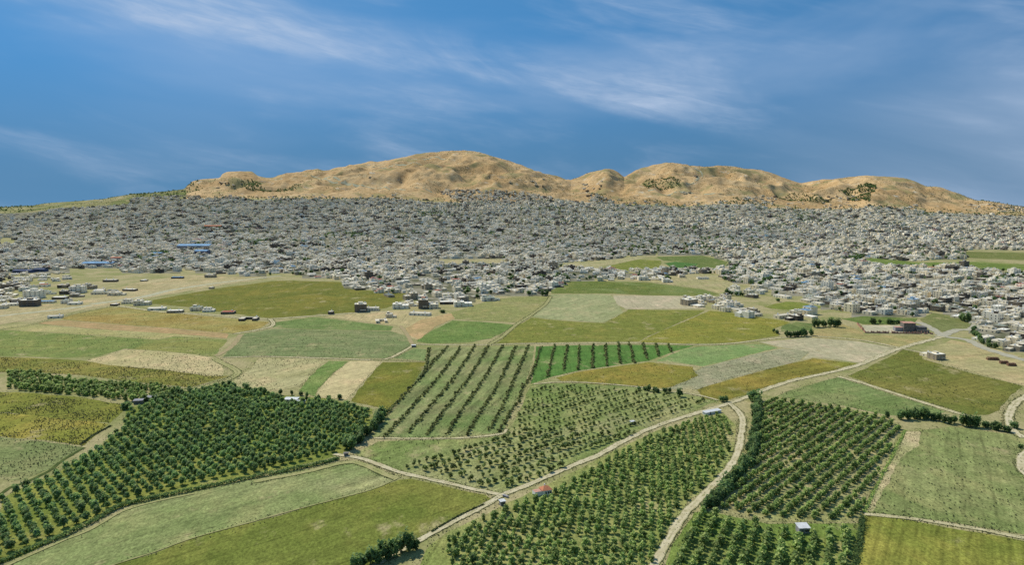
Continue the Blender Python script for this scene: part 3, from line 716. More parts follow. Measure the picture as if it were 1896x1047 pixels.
# tracks and terraces on the hills
track([(600, 331), (650, 342), (700, 348), (745, 352), (800, 357)], 22, 'pale road cut across the foot of the big hill', 'stony', name='hill_road', cat='road', drape=True)
track([(690, 309), (740, 306), (800, 303), (850, 302)], 16, 'lower pale terrace track on the big hill', 'stony', name='hill_track', drape=True)
track([(760, 295), (800, 292), (836, 289)], 22, 'upper pale terrace track on the big hill', 'stony', name='hill_track', drape=True)
track([(575, 325), (590, 330), (610, 336), (640, 341)], 14, 'pale track zigzagging up the left shoulder of the big hill', 'stony', name='hill_track', drape=True)
track([(1200, 354), (1260, 356), (1330, 358), (1380, 364)], 20, 'pale bench road below the clump of trees on the hill', 'stony', name='hill_track', drape=True)
track([(1285, 312), (1300, 322), (1292, 332), (1270, 340)], 12, 'track winding down the two-humped hill', 'stony', name='hill_track', drape=True)

# ================================================================ BUILDINGS
m_wall = NT('town_wall')
_r = m_wall.rand()
_c = m_wall.ramp(_r, [(0, s2l((246, 230, 193))), (.24, s2l((116, 106, 90))), (.35, s2l((240, 223, 187))), (.50, s2l((92, 84, 74))), (.58, s2l((254, 244, 218))), (.80, s2l((170, 156, 130))), (.86, s2l((254, 243, 215)))], True)
_n = m_wall.noise(m_wall.map(m_wall.pos(), (1, 1, 0.35)), 0.5, 5, 0.65)
m_wall = m_wall.out(m_wall.scale(_c, m_wall.rng(_n, 0.25, 0.75, 0.82, 1.15)), 0.9, 0.15)
m_roof = NT('town_roof')
_r = m_roof.rand()
_c = m_roof.ramp(_r, [(0, s2l((232, 222, 197))), (.16, s2l((212, 202, 178))), (.34, s2l((242, 234, 212))), (.50, s2l((190, 181, 159))), (.58, s2l((226, 216, 193))), (.80, s2l((150, 157, 139))), (.84, s2l((250, 244, 226))),
   (.955, s2l((176, 100, 78))), (.972, s2l((96, 148, 190))), (.988, s2l((120, 126, 120)))], True)
_n = m_roof.noise(m_roof.pos(), 0.28, 5, 0.65)
m_roof = m_roof.out(m_roof.scale(_c, m_roof.rng(_n, 0.25, 0.75, 0.82, 1.1)), 0.9, 0.15)
m_glass = plain('dark_window_glass', (0.05, 0.055, 0.06), 0.3, 0.5, 0.3, 0.4)
m_trim = plain('pale_trim', (0.55, 0.53, 0.5), 0.1)
m_tank = plain('white_tank', (0.72, 0.74, 0.76), 0.08, 1.0, 0.5, 0.4)
m_door = plain('painted_metal_door', (0.10, 0.12, 0.13), 0.2, 1.0, 0.5, 0.4)
m_blue = plain('blue_sheet_roof', s2l((132, 166, 194)), 0.3, 0.2, 0.9, 0.05)
m_deepblue = plain('deep_blue_sheet', s2l((92, 100, 122)), 0.3, 0.2, 0.9, 0.05)
m_orange = plain('orange_sheet', s2l((186, 112, 76)), 0.2, 0.2)
m_tile = plain('orange_clay_tile', s2l((196, 128, 92)), 0.25, 1.5)
m_white = plain('white_render', s2l((232, 230, 224)), 0.08, 0.5)
m_whitesheet = plain('white_sheet_roof', s2l((214, 214, 210)), 0.15, 0.5, 0.5, 0.4)
m_greywall = plain('grey_block_wall', s2l((150, 148, 150)), 0.2, 0.6)
m_pinkwall = plain('pink_plaster_wall', s2l((192, 146, 126)), 0.25, 0.6)
m_brown = plain('weathered_brown_wall', s2l((120, 92, 74)), 0.25, 0.5)
m_rubble = plain('grey_rubble', s2l((120, 116, 108)), 0.3, 0.4)
BM = (m_wall, m_roof, m_glass, m_trim, m_tank, m_door)
def vol_shell(w, r, v, fl=3.2):
    """one block of a house: outer walls with parapet -> w, sunken roof -> r"""
    x0, y0, x1, y1, z0, z1 = v; p = 0.3; zp = z1 + 0.22
    c = [(x0, y0), (x1, y0), (x1, y1), (x0, y1)]; d = [(x0 + p, y0 + p), (x1 - p, y0 + p), (x1 - p, y1 - p), (x0 + p, y1 - p)]
    for i in range(4):
        a, b = c[i], c[(i + 1) % 4]; e, f = d[i], d[(i + 1) % 4]
        w.quad((*a, z0), (*b, z0), (*b, zp), (*a, zp), 0)
        w.quad((*a, zp), (*b, zp), (*f, zp), (*e, zp), 1)
        r.quad((*f, z1), (*e, z1), (*e, zp), (*f, zp), 1)
    r.quad((*d[0], z1), (*d[1], z1), (*d[2], z1), (*d[3], z1), 1)
def window_spots(v, fl=3.2, gap=4.6):
    x0, y0, x1, y1, z0, z1 = v; out = []
    nf = max(1, int((z1 - z0) / fl + 0.2))
    for f in range(nf):
        z = z0 + f * fl + 1.0
        for k in range(max(1, int((x1 - x0) / gap))):
            x = x0 + (k + 0.5) * (x1 - x0) / max(1, int((x1 - x0) / gap))
            out.append((x, y0, z, 0.0)); out.append((x, y1, z, math.pi))
        for k in range(max(1, int((y1 - y0) / gap))):
            y = y0 + (k + 0.5) * (y1 - y0) / max(1, int((y1 - y0) / gap))
            out.append((x1, y, z, math.pi / 2)); out.append((x0, y, z, -math.pi / 2))
    return out
def win_mb(x, y, z, a, w=1.2, h=1.25):
    """glass pane behind a proud frame, facing -y turned by a"""
    m = MB(); ca, sa = math.cos(a), math.sin(a)
    b = MB()
    b.box(-w / 2, -0.04, 0, w / 2, 0.1, h, 2)
    b.box(-w / 2 - 0.12, -0.16, -0.14, w / 2 + 0.12, 0.1, -0.003, 3)
    b.box(-w / 2 - 0.12, -0.10, h + 0.003, w / 2 + 0.12, 0.1, h + 0.14, 3)
    for q in b.v: m.v.append((x + q[0] * ca - q[1] * sa, y + q[0] * sa + q[1] * ca, z + q[2]))
    m.f = b.f; m.m = b.m
    return m
# kind: list of blocks (x0,y0,x1,y1,z0,z1), stair houses, tanks
VAR = [
 dict(b=[(-6, -4.5, 6, 4.5, 0, 3.6)], s=[], t=[(3, 2)]),
 dict(b=[(-6, -5, 6, 5, 0, 6.8)], s=[(2.5, 1, 5.5, 4.5, 2.5)], t=[(-3, 2), (-1.4, 2.4)]),
 dict(b=[(-7, -5.5, 7, 5.5, 0, 10)], s=[(-2, -1.5, 2, 2.5, 2.6)], t=[(4, 3), (-5, 3)]),
 dict(b=[(-7, -4, 2, 5, 0, 6.6), (2.004, -4, 8, 1, 0, 3.5)], s=[(-6, 1, -3, 4, 2.4)], t=[(0, 0)]),
 dict(b=[(-8, -5, 8, 5, 0, 3.6), (-7.5, -1, 3, 4.7, 3.6, 6.9)], s=[], t=[(5, 2), (-4, 2)]),
 dict(b=[(-12, -4, 12, 4, 0, 3.4)], s=[], t=[(-8, 1), (6, -1)]),
 dict(b=[(-8, -7, -3, 7, 0, 3.5), (-2.996, 3, 8, 7, 0, 3.5), (4, -7, 8, 2.996, 0, 3.5)], s=[], t=[(6, 5)]),
 dict(b=[(-8, -6, 8, 6, 0, 13)], s=[(-3, -2, 3, 2.5, 2.8)], t=[(5, 3), (6.4, 3), (-6, -3)]),
 dict(b=[(-5, -5, 5, 5, 0, 6.8), (5.004, -3, 9, 4, 0, 3.4)], s=[(-4, 1, -1, 4.4, 2.5)], t=[(2, 2)]),
 dict(b=[(-7, -5, 7, 5, 0, 6.8)], s=[], t=[], col=True),
 dict(b=[(-9, -6, 1, 4, 0, 10), (1.004, -5, 9, 6, 0, 6.8)], s=[(-6, -2, -3, 1.5, 2.5)], t=[(5, 2), (-1, 2)]),
 dict(b=[(-4, -4, 4, 4, 0, 3.3)], s=[], t=[(1, 1)]),
]
def stair_mb(s, z):
    m = MB(); x0, y0, x1, y1, h = s
    m.box(x0, y0, z, x1, y1, z + h, 0, bottom=False); m.box(x0 - 0.25, y0 - 0.25, z + h + 0.002, x1 + 0.25, y1 + 0.25, z + h + 0.2, 1)
    m.box(x0 + 0.8, y0 - 0.04, z, x0 + 1.7, y0 + 0.1, z + 2.0, 5)
    return m
def tank_mb(t, z):
    m = MB(); x, y = t
    for dx in (-0.45, 0.45):
        for dy in (-0.45, 0.45): m.box(x + dx - 0.05, y + dy - 0.05, z, x + dx + 0.05, y + dy + 0.05, z + 0.7, 5)
    m.cyl(x, y, z + 0.7, z + 2.0, 0.7, 0.7, 8, 4); m.cyl(x, y, z + 2.0, z + 2.2, 0.7, 0.2, 8, 4)
    return m
def door_mb(v):
    m = MB(); x0, y0, x1, y1, z0, z1 = v; x = x0 + (x1 - x0) * 0.3
    m.box(x - 0.6, y0 - 0.05, z0, x + 0.6, y0 + 0.1, z0 + 2.1, 5); return m
def balcony_mb(v, z):
    m = MB(); x0, y0, x1, y1, z0, z1 = v; a = x0 + (x1 - x0) * 0.45; b = x1 - 0.8
    m.box(a, y0 - 1.3, z - 0.2, b, y0 - 0.003, z, 3)
    m.box(a, y0 - 1.3, z + 0.003, b, y0 - 1.18, z + 0.95, 0); m.box(a, y0 - 1.177, z + 0.003, a + 0.12, y0 - 0.003, z + 0.95, 0); m.box(b - 0.12, y0 - 1.177, z + 0.003, b, y0 - 0.003, z + 0.95, 0)
    return m
def column_mb(v):
    m = MB(); x0, y0, x1, y1, z0, z1 = v
    for x in (x0 + 0.5, 0.0, x1 - 0.5):
        for y in (y0 + 0.5, y1 - 0.5): m.box(x - 0.18, y - 0.18, z1 + 0.0, x + 0.18, y + 0.18, z1 + 2.3, 3)
    return m
def variant_parts(d):
    """list of (name, parent index or None, MB)"""
    walls, roof = MB(), MB(); wins = []; rest = []
    top = max(d['b'], key=lambda v: v[5])
    for v in d['b']: vol_shell(walls, roof, v)
    for v in d['b']:
        for (x, y, z, a) in window_spots(v): wins.append((x, y, z, a))
    for s in d['s']: rest.append(('stair_house', stair_mb(s, top[5])))
    for t in d['t']:
        zt = max([v[5] for v in d['b'] if v[0] < t[0] < v[2] and v[1] < t[1] < v[3]] or [top[5]])
        rest.append(('water_tank', tank_mb(t, zt)))
    if d.get('col'): rest.append(('column', column_mb(d['b'][0])))
    doors = [door_mb(d['b'][0])]
    balc = [balcony_mb(d['b'][0], 3.3)] if d['b'][0][5] > 6 else []
    return walls, roof, wins, rest, doors, balc
VP = [variant_parts(d) for d in VAR]
PROTO = bpy.data.collections.new('town_house_kinds')
house_mesh = []; part_mesh = []
for i, (walls, roof, wins, rest, doors, balc) in enumerate(VP):
    m = MB(); m.add(walls); m.add(roof)
    for w in wins: m.add(win_mb(*w))
    for _, q in rest: m.add(q)
    for q in doors + balc: m.add(q)
    me = m.mesh('house_shape', BM); house_mesh.append(me)
    o = bpy.data.objects.new('house_kind_%02d' % i, me); PROTO.objects.link(o)
    shell = MB(); shell.add(walls)
    for w in wins: shell.add(win_mb(*w))
    for q in doors + balc: shell.add(q)
    top = MB(); top.add(roof)
    for _, q in rest: top.add(q)
    part_mesh.append(dict(walls=walls.mesh('walls', BM), roof=roof.mesh('roof', BM), rest=[(n, q.mesh(n, BM)) for n, q in rest],
        door=[q.mesh('door', BM) for q in doors], balcony=[q.mesh('balcony', BM) for q in balc], shell=shell.mesh('walls', BM), top=top.mesh('roof', BM), wins=wins))
WIN = win_mb(0, 0, 0, 0).mesh('window', BM)

def house(name, loc, rz, kind, sc, label, cat, group=None, rich=False):
    r = empty(name, loc, rz, sc); tag(r, label, cat, group); pm = part_mesh[kind]
    if rich:
        mobj('walls', pm['walls'], r); ro = mobj('roof', pm['roof'], r)
        for n, me in pm['rest']: mobj(n, me, ro)
        for me in pm['door']: mobj('door', me, r)
        for me in pm['balcony']: mobj('balcony', me, r)
        for (x, y, z, a) in pm['wins']:
            if abs(a - math.pi) < 0.1: continue
            w = mobj('window', WIN, r); w.location = (x, y, z); w.rotation_euler = (0, 0, a)
    else:
        mobj('walls', pm['shell'], r); mobj('roof', pm['top'], r)
    return r

def instancer(name, P, rz, sc, pid, protos, label, cat):
    """one countless mass: points that carry copies of a few shapes"""
    me = bpy.data.meshes.new(name)
    P = np.asarray(P, np.float32); n = len(P)
    me.vertices.add(n); me.vertices.foreach_set('co', P.ravel())
    a = me.attributes.new('turn', 'FLOAT', 'POINT'); a.data.foreach_set('value', np.asarray(rz, np.float32))
    a = me.attributes.new('size', 'FLOAT_VECTOR', 'POINT'); a.data.foreach_set('vector', np.asarray(sc, np.float32).ravel())
    a = me.attributes.new('shape', 'INT', 'POINT'); a.data.foreach_set('value', np.asarray(pid, np.int32))
    me.update()
    o = mobj(name, me); tag(o, label, cat, kind='stuff')
    g = bpy.data.node_groups.new(name, 'GeometryNodeTree')
    g.interface.new_socket('Geometry', in_out='INPUT', socket_type='NodeSocketGeometry')
    g.interface.new_socket('Geometry', in_out='OUTPUT', socket_type='NodeSocketGeometry')
    N, L = g.nodes, g.links
    gi = N.new('NodeGroupInput'); go = N.new('NodeGroupOutput')
    ci = N.new('GeometryNodeCollectionInfo'); ci.inputs['Collection'].default_value = protos
    ci.inputs['Separate Children'].default_value = True; ci.inputs['Reset Children'].default_value = True
    ip = N.new('GeometryNodeInstanceOnPoints'); ip.inputs['Pick Instance'].default_value = True
    def att(nm, t):
        q = N.new('GeometryNodeInputNamedAttribute'); q.data_type = t; q.inputs['Name'].default_value = nm
        return q.outputs['Attribute']
    cx = N.new('ShaderNodeCombineXYZ'); L.new(att('turn', 'FLOAT'), cx.inputs['Z'])
    L.new(gi.outputs[0], ip.inputs['Points']); L.new(ci.outputs[0], ip.inputs['Instance'])
    L.new(att('shape', 'INT'), ip.inputs['Instance Index'])
    L.new(cx.outputs[0], ip.inputs['Rotation']); L.new(att('size', 'FLOAT_VECTOR'), ip.inputs['Scale'])
    L.new(ip.outputs[0], go.inputs[0])
    md = o.modifiers.new('spread', 'NODES'); md.node_group = g
    return o

# hand-placed houses in front of the town: (x, y of the base in the photograph, kind, scale, turn, label)
HOUSES = [
 (56, 567, 2, (1.5, 1.0, 1.0), 8, 'three-storey grey block at the front of the left hamlet'),
 (24, 566, 5, (1.0, 1.0, 1.0), 12, 'long low house left of the grey three-storey block'),
 (8, 557, 4, (1.1, 1.0, 1.0), 5, 'house with an upper storey set back, cut by the left edge'),
 (64, 552, 7, (1.4, 1.1, 1.0), -6, 'tall dark block behind the three-storey grey block'),
 (86, 561, 5, (0.9, 1.0, 0.9), 4, 'low house right of the grey three-storey block'),
 (90, 545, 3, (1.3, 1.0, 0.8), 10, 'L-shaped house behind the left hamlet'),
 (27, 536, 10, (1.7, 1.2, 1.0), 0, 'wide stepped house at the back of the left hamlet'),
 (82, 531, 0, (1.2, 1.0, 1.2), 0, 'single small house behind the left hamlet'),
 (118, 533, 1, (1.2, 1.0, 0.8), 14, 'two-storey house left of the dark three-storey house'),
 (145, 542, 2, (1.35, 1.1, 1.15), 6, 'dark three-storey house standing free in the tan ground'),
 (166, 535, 10, (0.9, 1.0, 0.85), -5, 'stepped house close behind the dark three-storey house'),
 (186, 545, 5, (0.95, 1.0, 1.1), 8, 'low long house with a dark front, left of the twin low houses'),
 (213, 547, 8, (1.6, 1.1, 0.8), 3, 'low house with a yard wing in the middle of the tan ground'),
 (241, 539, 5, (0.8, 1.0, 1.0), -10, 'low house at the right end of the free-standing row'),
 (143, 550, 3, (1.2, 1.0, 0.8), 10, 'L-shaped house below the dark three-storey house'),
 (112, 554, 0, (1.5, 1.0, 1.0), 4, 'small house between the hamlet and the tan ground'),
 (124, 562, 1, (0.9, 0.9, 0.8), 0, 'two-storey house at the right front of the left hamlet'),
 (139, 564, 0, (1.3, 1.0, 0.9), 6, 'low house at the right front corner of the left hamlet'),
 (205, 522, 5, (0.9, 1.0, 1.2), 2, 'lone low house below the bright blue roof'),
 (267, 521, 11, (1.2, 1.0, 0.8), 0, 'tiny hut alone in the dry ground'),
 (329, 516, 5, (0.8, 0.9, 0.9), 5, 'lone low grey house at the edge of the dry ground'),
 (390, 514, 1, (1.4, 1.0, 0.9), 0, 'dark two-storey house at the edge of the dry ground'),
 (103, 589, 0, (1.25, 0.9, 0.9), 20, 'small white house beside the straight grassy track'),
 (213, 566, 11, (1.1, 0.9, 0.8), 0, 'small shed at the bend of the stony track'),
 (238, 562, 4, (0.9, 1.0, 0.9), 8, 'left one of two houses at the corner of the big olive field'),
 (264, 565, 10, (1.05, 0.9, 0.75), 5, 'right one of two houses at the corner of the big olive field'),
 (291, 574, 0, (1.7, 1.0, 0.9), 10, 'leftmost low house on the pale lane below the big olive field'),
 (325, 579, 5, (0.75, 1.0, 1.0), 8, 'second low house on the pale lane below the big olive field'),
 (364, 575, 8, (1.2, 1.1, 0.8), 2, 'white two-storey house on the pale lane, left of its twin'),
 (387, 577, 4, (0.85, 1.0, 0.8), 12, 'white house on the pale lane, right of its twin'),
 (423, 581, 0, (1.25, 1.0, 0.9), 4, 'single white house left of the grey lone house'),
 (461, 593, 6, (1.25, 0.9, 0.9), 6, 'grey lone courtyard house below the lane'),
 (392, 535, 11, (0.8, 0.8, 0.9), 0, 'tiny white hut at the upper edge of the big olive field'),
 (613, 582, 11, (0.75, 0.75, 1.2), 0, 'tiny white hut at the lower edge of the big olive field'),
 (668, 577, 7, (0.9, 1.0, 0.9), 10, 'tall grey house with a white rooftop hut by the big olive field'),
 (690, 575, 5, (0.65, 1.0, 1.3), 4, 'low house attached right of the tall grey house'),
 (706, 597, 6, (0.8, 0.8, 0.9), 15, 'small house lowest in the tan yard ground'),
 (724, 588, 3, (0.8, 0.9, 0.8), 0, 'small white house above the lowest house in the tan yard'),
 (778, 584, 5, (1.05, 1.0, 1.1), -12, 'long low house left of the lone round bush'),
 (742, 571, 10, (1.1, 1.0, 0.75), 6, 'stepped house at the tip of the town, left of the tower house'),
 (784, 571, 7, (0.75, 0.9, 1.05), 4, 'tower-like four-storey house at the tip of the town'),
 (763, 567, 3, (0.9, 0.9, 0.8), 0, 'house squeezed behind the stepped house at the tip of the town'),
 (803, 571, 1, (1.0, 0.9, 1.0), 8, 'two-storey house right of the tower-like house'),
 (827, 563, 0, (1.5, 1.1, 1.1), 6, 'low house above the lone round bush'),
 (857, 567, 10, (1.3, 1.0, 0.75), 8, 'stepped house at the corner of the dull olive field'),
 (903, 557, 8, (1.8, 1.1, 0.9), 10, 'wide pale house at the upper edge of the dull olive field'),
 (1215, 507, 1, (1.2, 1, 1), 0, 'house at the left of the row below the deep green plot'),
 (1233, 523, 8, (1.2, 1, 1), 0, 'white house alone in the bare tan ground'),
 (1262, 514, 1, (0.9, 1, 0.9), 0, 'dark two-storey house alone in the bare tan ground'),
 (1301, 517, 5, (0.8, 1, 1), 0, 'long low house alone in the bare tan ground'),
 (1190, 519, 1, (1.4, 1, 1.1), 4, 'pale house above the dark green strip field'),
 (1733, 665, 2, (0.7, 0.8, 0.62), 15, 'lone two-storey grey house in the tan fallow field'),
 (1718, 660, 0, (0.75, 0.9, 0.9), 15, 'small white annex left of the lone two-storey grey house'),
]
hp = []
for (px, py, k, sc, rz, lab) in HOUSES:
    p = unproject(px, py); hp.append((p.x, p.y))
    house('house', p, R(rz), k, (sc[0] * 1.05, sc[1] * 1.25, sc[2] * 0.86), lab, 'house', None, True)
hp = np.array(hp)

# the packed town: districts, each with its own street grid
area = []
xs = rng.uniform(-3400, 3400, 900); ysd = rng.uniform(750, 5000, 900)
seeds = np.stack([xs, ysd], 1)[:150]
ang = rng.uniform(-0.6, 0.6, len(seeds))
pts = []; rots = []; pits = []
for i, (s, a) in enumerate(zip(seeds, ang)):
    g = np.arange(-900, 900, 1.0)
    n = 70
    iu = np.arange(-n, n); iv = np.arange(-n, n)
    pit = (0.95 + 0.35 * hash2(i, 3, 8)) * float(np.interp(s[1], [1200, 3600], [0.95, 1.2]))
    uu = (iu * 16.0 + np.floor(iu / 4) * 7.0) * pit
    vv = (iv * 15.0 + np.floor(iv / 2) * 7.5) * pit
    A, B = np.meshgrid(uu, vv); A = A.ravel(); B = B.ravel()
    x = s[0] + A * math.cos(a) - B * math.sin(a); y = s[1] + A * math.sin(a) + B * math.cos(a)
    d = (x[:, None] - seeds[None, :, 0]) ** 2 + (y[:, None] - seeds[None, :, 1]) ** 2
    k = (d.argmin(1) == i) & (y > 700) & (y < 5300) & (np.abs(x / np.maximum(y, 1)) < 0.86)
    pts.append(np.stack([x[k], y[k]], 1)); rots.append(np.full(k.sum(), a)); pits.append(np.full(k.sum(), pit))
pts = np.concatenate(pts); rots = np.concatenate(rots); pits = np.concatenate(pits)
pts += rng.normal(0, 2.2, pts.shape)
Z = zfun(pts[:, 0], pts[:, 1])
P3 = np.column_stack([pts, Z]); q = project(P3)
keep = in_town(P3)
EXTRA = [([(-80, 397), (64, 397), (140, 409), (60, 420), (30, 430), (-80, 438)], 0.25),
 ([(360, 362), (600, 362), (720, 361), (800, 366), (800, 373), (600, 369), (450, 367), (360, 369)], 0.10), ([(1140, 370), (1280, 374), (1420, 372), (1600, 378), (1700, 380), (1700, 390), (1420, 388), (1140, 380)], 0.12),
 ([(-80, 520), (40, 516), (100, 526), (96, 560), (60, 568), (0, 572), (-80, 578)], 0.68), ([(-80, 507), (130, 507), (160, 515), (100, 523), (-80, 522)], 0.65), ([(110, 530), (175, 528), (245, 536), (240, 546), (150, 566), (105, 560)], 0.3), ([(640, 521), (780, 548), (830, 563), (800, 575), (735, 573), (760, 556), (640, 536)], 0.7), ([(1040, 500), (1120, 503), (1200, 505), (1240, 512), (1180, 519), (1060, 521)], 0.8), ([(1180, 505), (1340, 500), (1400, 515), (1380, 527), (1340, 510), (1230, 512)], 0.6), ([(1380, 530), (1470, 540), (1500, 556), (1450, 557), (1400, 562), (1380, 550)], 0.35),
 ([(1262, 561), (1300, 553), (1350, 556), (1380, 570), (1425, 580), (1420, 594), (1380, 588), (1330, 576), (1275, 566)], 1.0),
 ([(1440, 581), (1500, 577), (1530, 588), (1500, 597), (1450, 592)], 0.9),
 ([(0, 409), (60, 412), (58, 424), (-80, 428), (-80, 412)], 0.5), ([(1345, 530), (1380, 533), (1385, 548), (1350, 545)], 0.5),
 ([(240, 367), (370, 362), (372, 369), (240, 377)], 0.8), ([(945, 326), (1015, 333), (1012, 346), (940, 340)], 0.22), ([(640, 330), (700, 325), (720, 335), (650, 340)], 0.04),
 ([(1070, 340), (1120, 336), (1130, 352), (1080, 356)], 0.22), ([(1530, 362), (1600, 366), (1600, 376), (1530, 374)], 0.4), ([(1235, 356), (1280, 355), (1280, 364), (1235, 364)], 0.2),
 ([(1285, 306), (1300, 318), (1290, 330), (1275, 330)], 0.2), ([(1790, 376), (1896, 383), (1896, 396), (1800, 388)], 0.3), ([(400, 337), (450, 340), (450, 352), (400, 350)], 0.25), ([(1380, 362), (1440, 366), (1430, 378), (1370, 374)], 0.3)]
for poly, dens in EXTRA:
    keep |= inpoly(q, poly) & (rng.random(len(q)) < dens)
extra_pts = []
for poly, n in [([(815, 356), (845, 352), (937, 354), (995, 360), (1030, 370), (860, 375)], 330), ([(243, 368), (300, 363), (371, 363), (371, 370), (240, 378)], 220), ([(1090, 360), (1132, 367), (1134, 378), (1095, 377)], 60), ([(1380, 365), (1440, 368), (1430, 380), (1370, 376)], 60)]:
    W = np.array([U2(*p) for p in poly]); lo, hi = W.min(0), W.max(0)
    e = rng.uniform(lo, hi, (n * 6, 2)); e = e[inpoly(e, [tuple(w) for w in W])][:n]; extra_pts.append(e)
e = np.concatenate(extra_pts)
pts = np.concatenate([pts, e]); rots = np.concatenate([rots, rng.uniform(-0.5, 0.5, len(e))]); keep = np.concatenate([keep, np.ones(len(e), bool)]); pits = np.concatenate([pits, np.ones(len(e))])
P3 = np.column_stack([pts, zfun(pts[:, 0], pts[:, 1])]); q = project(P3)
vac = fbm(pts[:, 0] / 130, pts[:, 1] / 130, 21, 3)
keep &= rng.random(len(pts)) > np.clip((vac - 0.58) * 2.4 + 0.05, 0.02, 0.7)
# the front of the town is looser
keep &= ~((q[:, 1] > 500) & (rng.random(len(q)) < 0.06))
keep &= (((pts[:, None, 0] - hp[None, :, 0]) ** 2 + (pts[:, None, 1] - hp[None, :, 1]) ** 2).min(1) > 18 ** 2)
sheds_px = [(185, 492), (362, 459), (373, 471), (293, 471), (215, 481), (395, 421), (40, 503), (74, 503), (1690, 610)]
shp = np.array([U2(*p) for p in sheds_px])
keep &= (((pts[:, None, 0] - shp[None, :, 0]) ** 2 + (pts[:, None, 1] - shp[None, :, 1]) ** 2).min(1) > 26 ** 2)
pts = pts[keep]; rots = rots[keep]; pits = pits[keep]; P3 = P3[keep]; q = q[keep]
nT = len(pts)
order = np.argsort(np.where((q[:, 0] > -20) & (q[:, 0] < 1916), pts[:, 1], 1e9))
kinds = rng.choice(12, nT, p=np.array([18, 16, 8, 12, 12, 6, 7, 2, 9, 5, 3, 2]) / 100.0)
scl = np.stack([rng.uniform(0.75, 1.15, nT) * pits, rng.uniform(0.8, 1.2, nT) * pits, rng.uniform(0.5, 1.0, nT) * (0.6 + 0.4 * pits)], 1)
rots = rots + rng.choice([0, math.pi, math.pi / 2, -math.pi / 2], nT, p=[.35, .35, .15, .15]) + rng.normal(0, 0.03, nT)
single = order[:300 - len(HOUSES)]
def zone(px, py):
    if px < 640: return 'left', 'at the left front of the town'
    if px < 1040: return 'tip', 'at the tip of the town'
    if px < 1260: return 'centre', 'above the dark green strip field'
    if px < 1540 and py > 548: return 'spur', 'beside the golden olive field'
    if px < 1720: return 'right', 'left of the walled yard'
    return 'corner', 'along the dusty street at right'
KN = {0: 'low', 5: 'long low', 11: 'tiny', 2: 'three-storey', 7: 'four-storey', 1: 'two-storey', 9: 'unfinished', 3: 'L-shaped', 4: 'set-back', 6: 'courtyard', 8: 'winged', 10: 'stepped'}
single = sorted(single, key=lambda i: q[i][0])
rank = {}
near = set(sorted(single, key=lambda i: pts[i][1])[:40])
for i in single:
    g, where = zone(*q[i]); key = (g, int(kinds[i])); rank[key] = rank.get(key, 0) + 1
    lab = 'pale flat-roofed %s house %s, %s such from left' % (KN[int(kinds[i])], where, nth(rank[key]))
    house('house', P3[i], rots[i], int(kinds[i]), tuple(scl[i]), lab, 'house', 'houses of the town, ' + g + ' part', i in near)
single = np.array(single)
rest = np.setdiff1d(np.arange(nT), single)
print('TOWN houses', nT)
instancer('town_houses', P3[rest], rots[rest], scl[rest], kinds[rest], PROTO, 'dense mass of pale flat-roofed houses filling the town up to the hills', 'houses')

# ================================================================ TREES
def leaf_mat(name, dark, mid, light, rnd=0.3, trans=0.5):
    t = NT(name)
    tone = t.attr('tone')
    col = t.ramp(tone, [(0.0, dark), (0.45, mid), (1.0, light)])
    col = t.scale(col, t.rng(t.rand(), 0, 1, 1 - rnd, 1 + rnd, False))
    t.put(t.b.inputs['Base Color'], col); t.b.inputs['Roughness'].default_value = 0.65
    t.b.inputs['Specular IOR Level'].default_value = 0.25
    tr = t.n.new('ShaderNodeBsdfTranslucent')
    t.put(tr.inputs['Color'], t.scale(col, 1.15))
    mx = t.n.new('ShaderNodeMixShader'); mx.inputs[0].default_value = trans
    t.l.new(t.b.outputs[0], mx.inputs[1]); t.l.new(tr.outputs[0], mx.inputs[2])
    t.l.new(mx.outputs[0], t.n['Material Output'].inputs['Surface'])
    return t.m
m_bark = plain('grey_brown_bark', (0.09, 0.07, 0.05), 0.3, 3.0)
m_grove = leaf_mat('grove_leaves', (0.0938, 0.175, 0.0938), (0.225, 0.35, 0.1187), (0.575, 0.675, 0.2))
m_grove2 = leaf_mat('light_grove_leaves', (0.12, 0.192, 0.066), (0.3, 0.42, 0.12), (0.696, 0.744, 0.24))
m_young = leaf_mat('young_tree_leaves', (0.099, 0.143, 0.0495), (0.253, 0.319, 0.099), (0.572, 0.605, 0.209))
m_rowl = leaf_mat('row_shrub_leaves', (0.085, 0.11, 0.038), (0.24, 0.27, 0.09), (0.56, 0.54, 0.22))
m_big = leaf_mat('hedge_tree_leaves', (0.0605, 0.121, 0.055), (0.1595, 0.2585, 0.088), (0.418, 0.506, 0.143))
m_weed = leaf_mat('weed_leaves', (0.051, 0.068, 0.0238), (0.085, 0.1122, 0.0374), (0.153, 0.17, 0.0612), 0.35, 0.1)

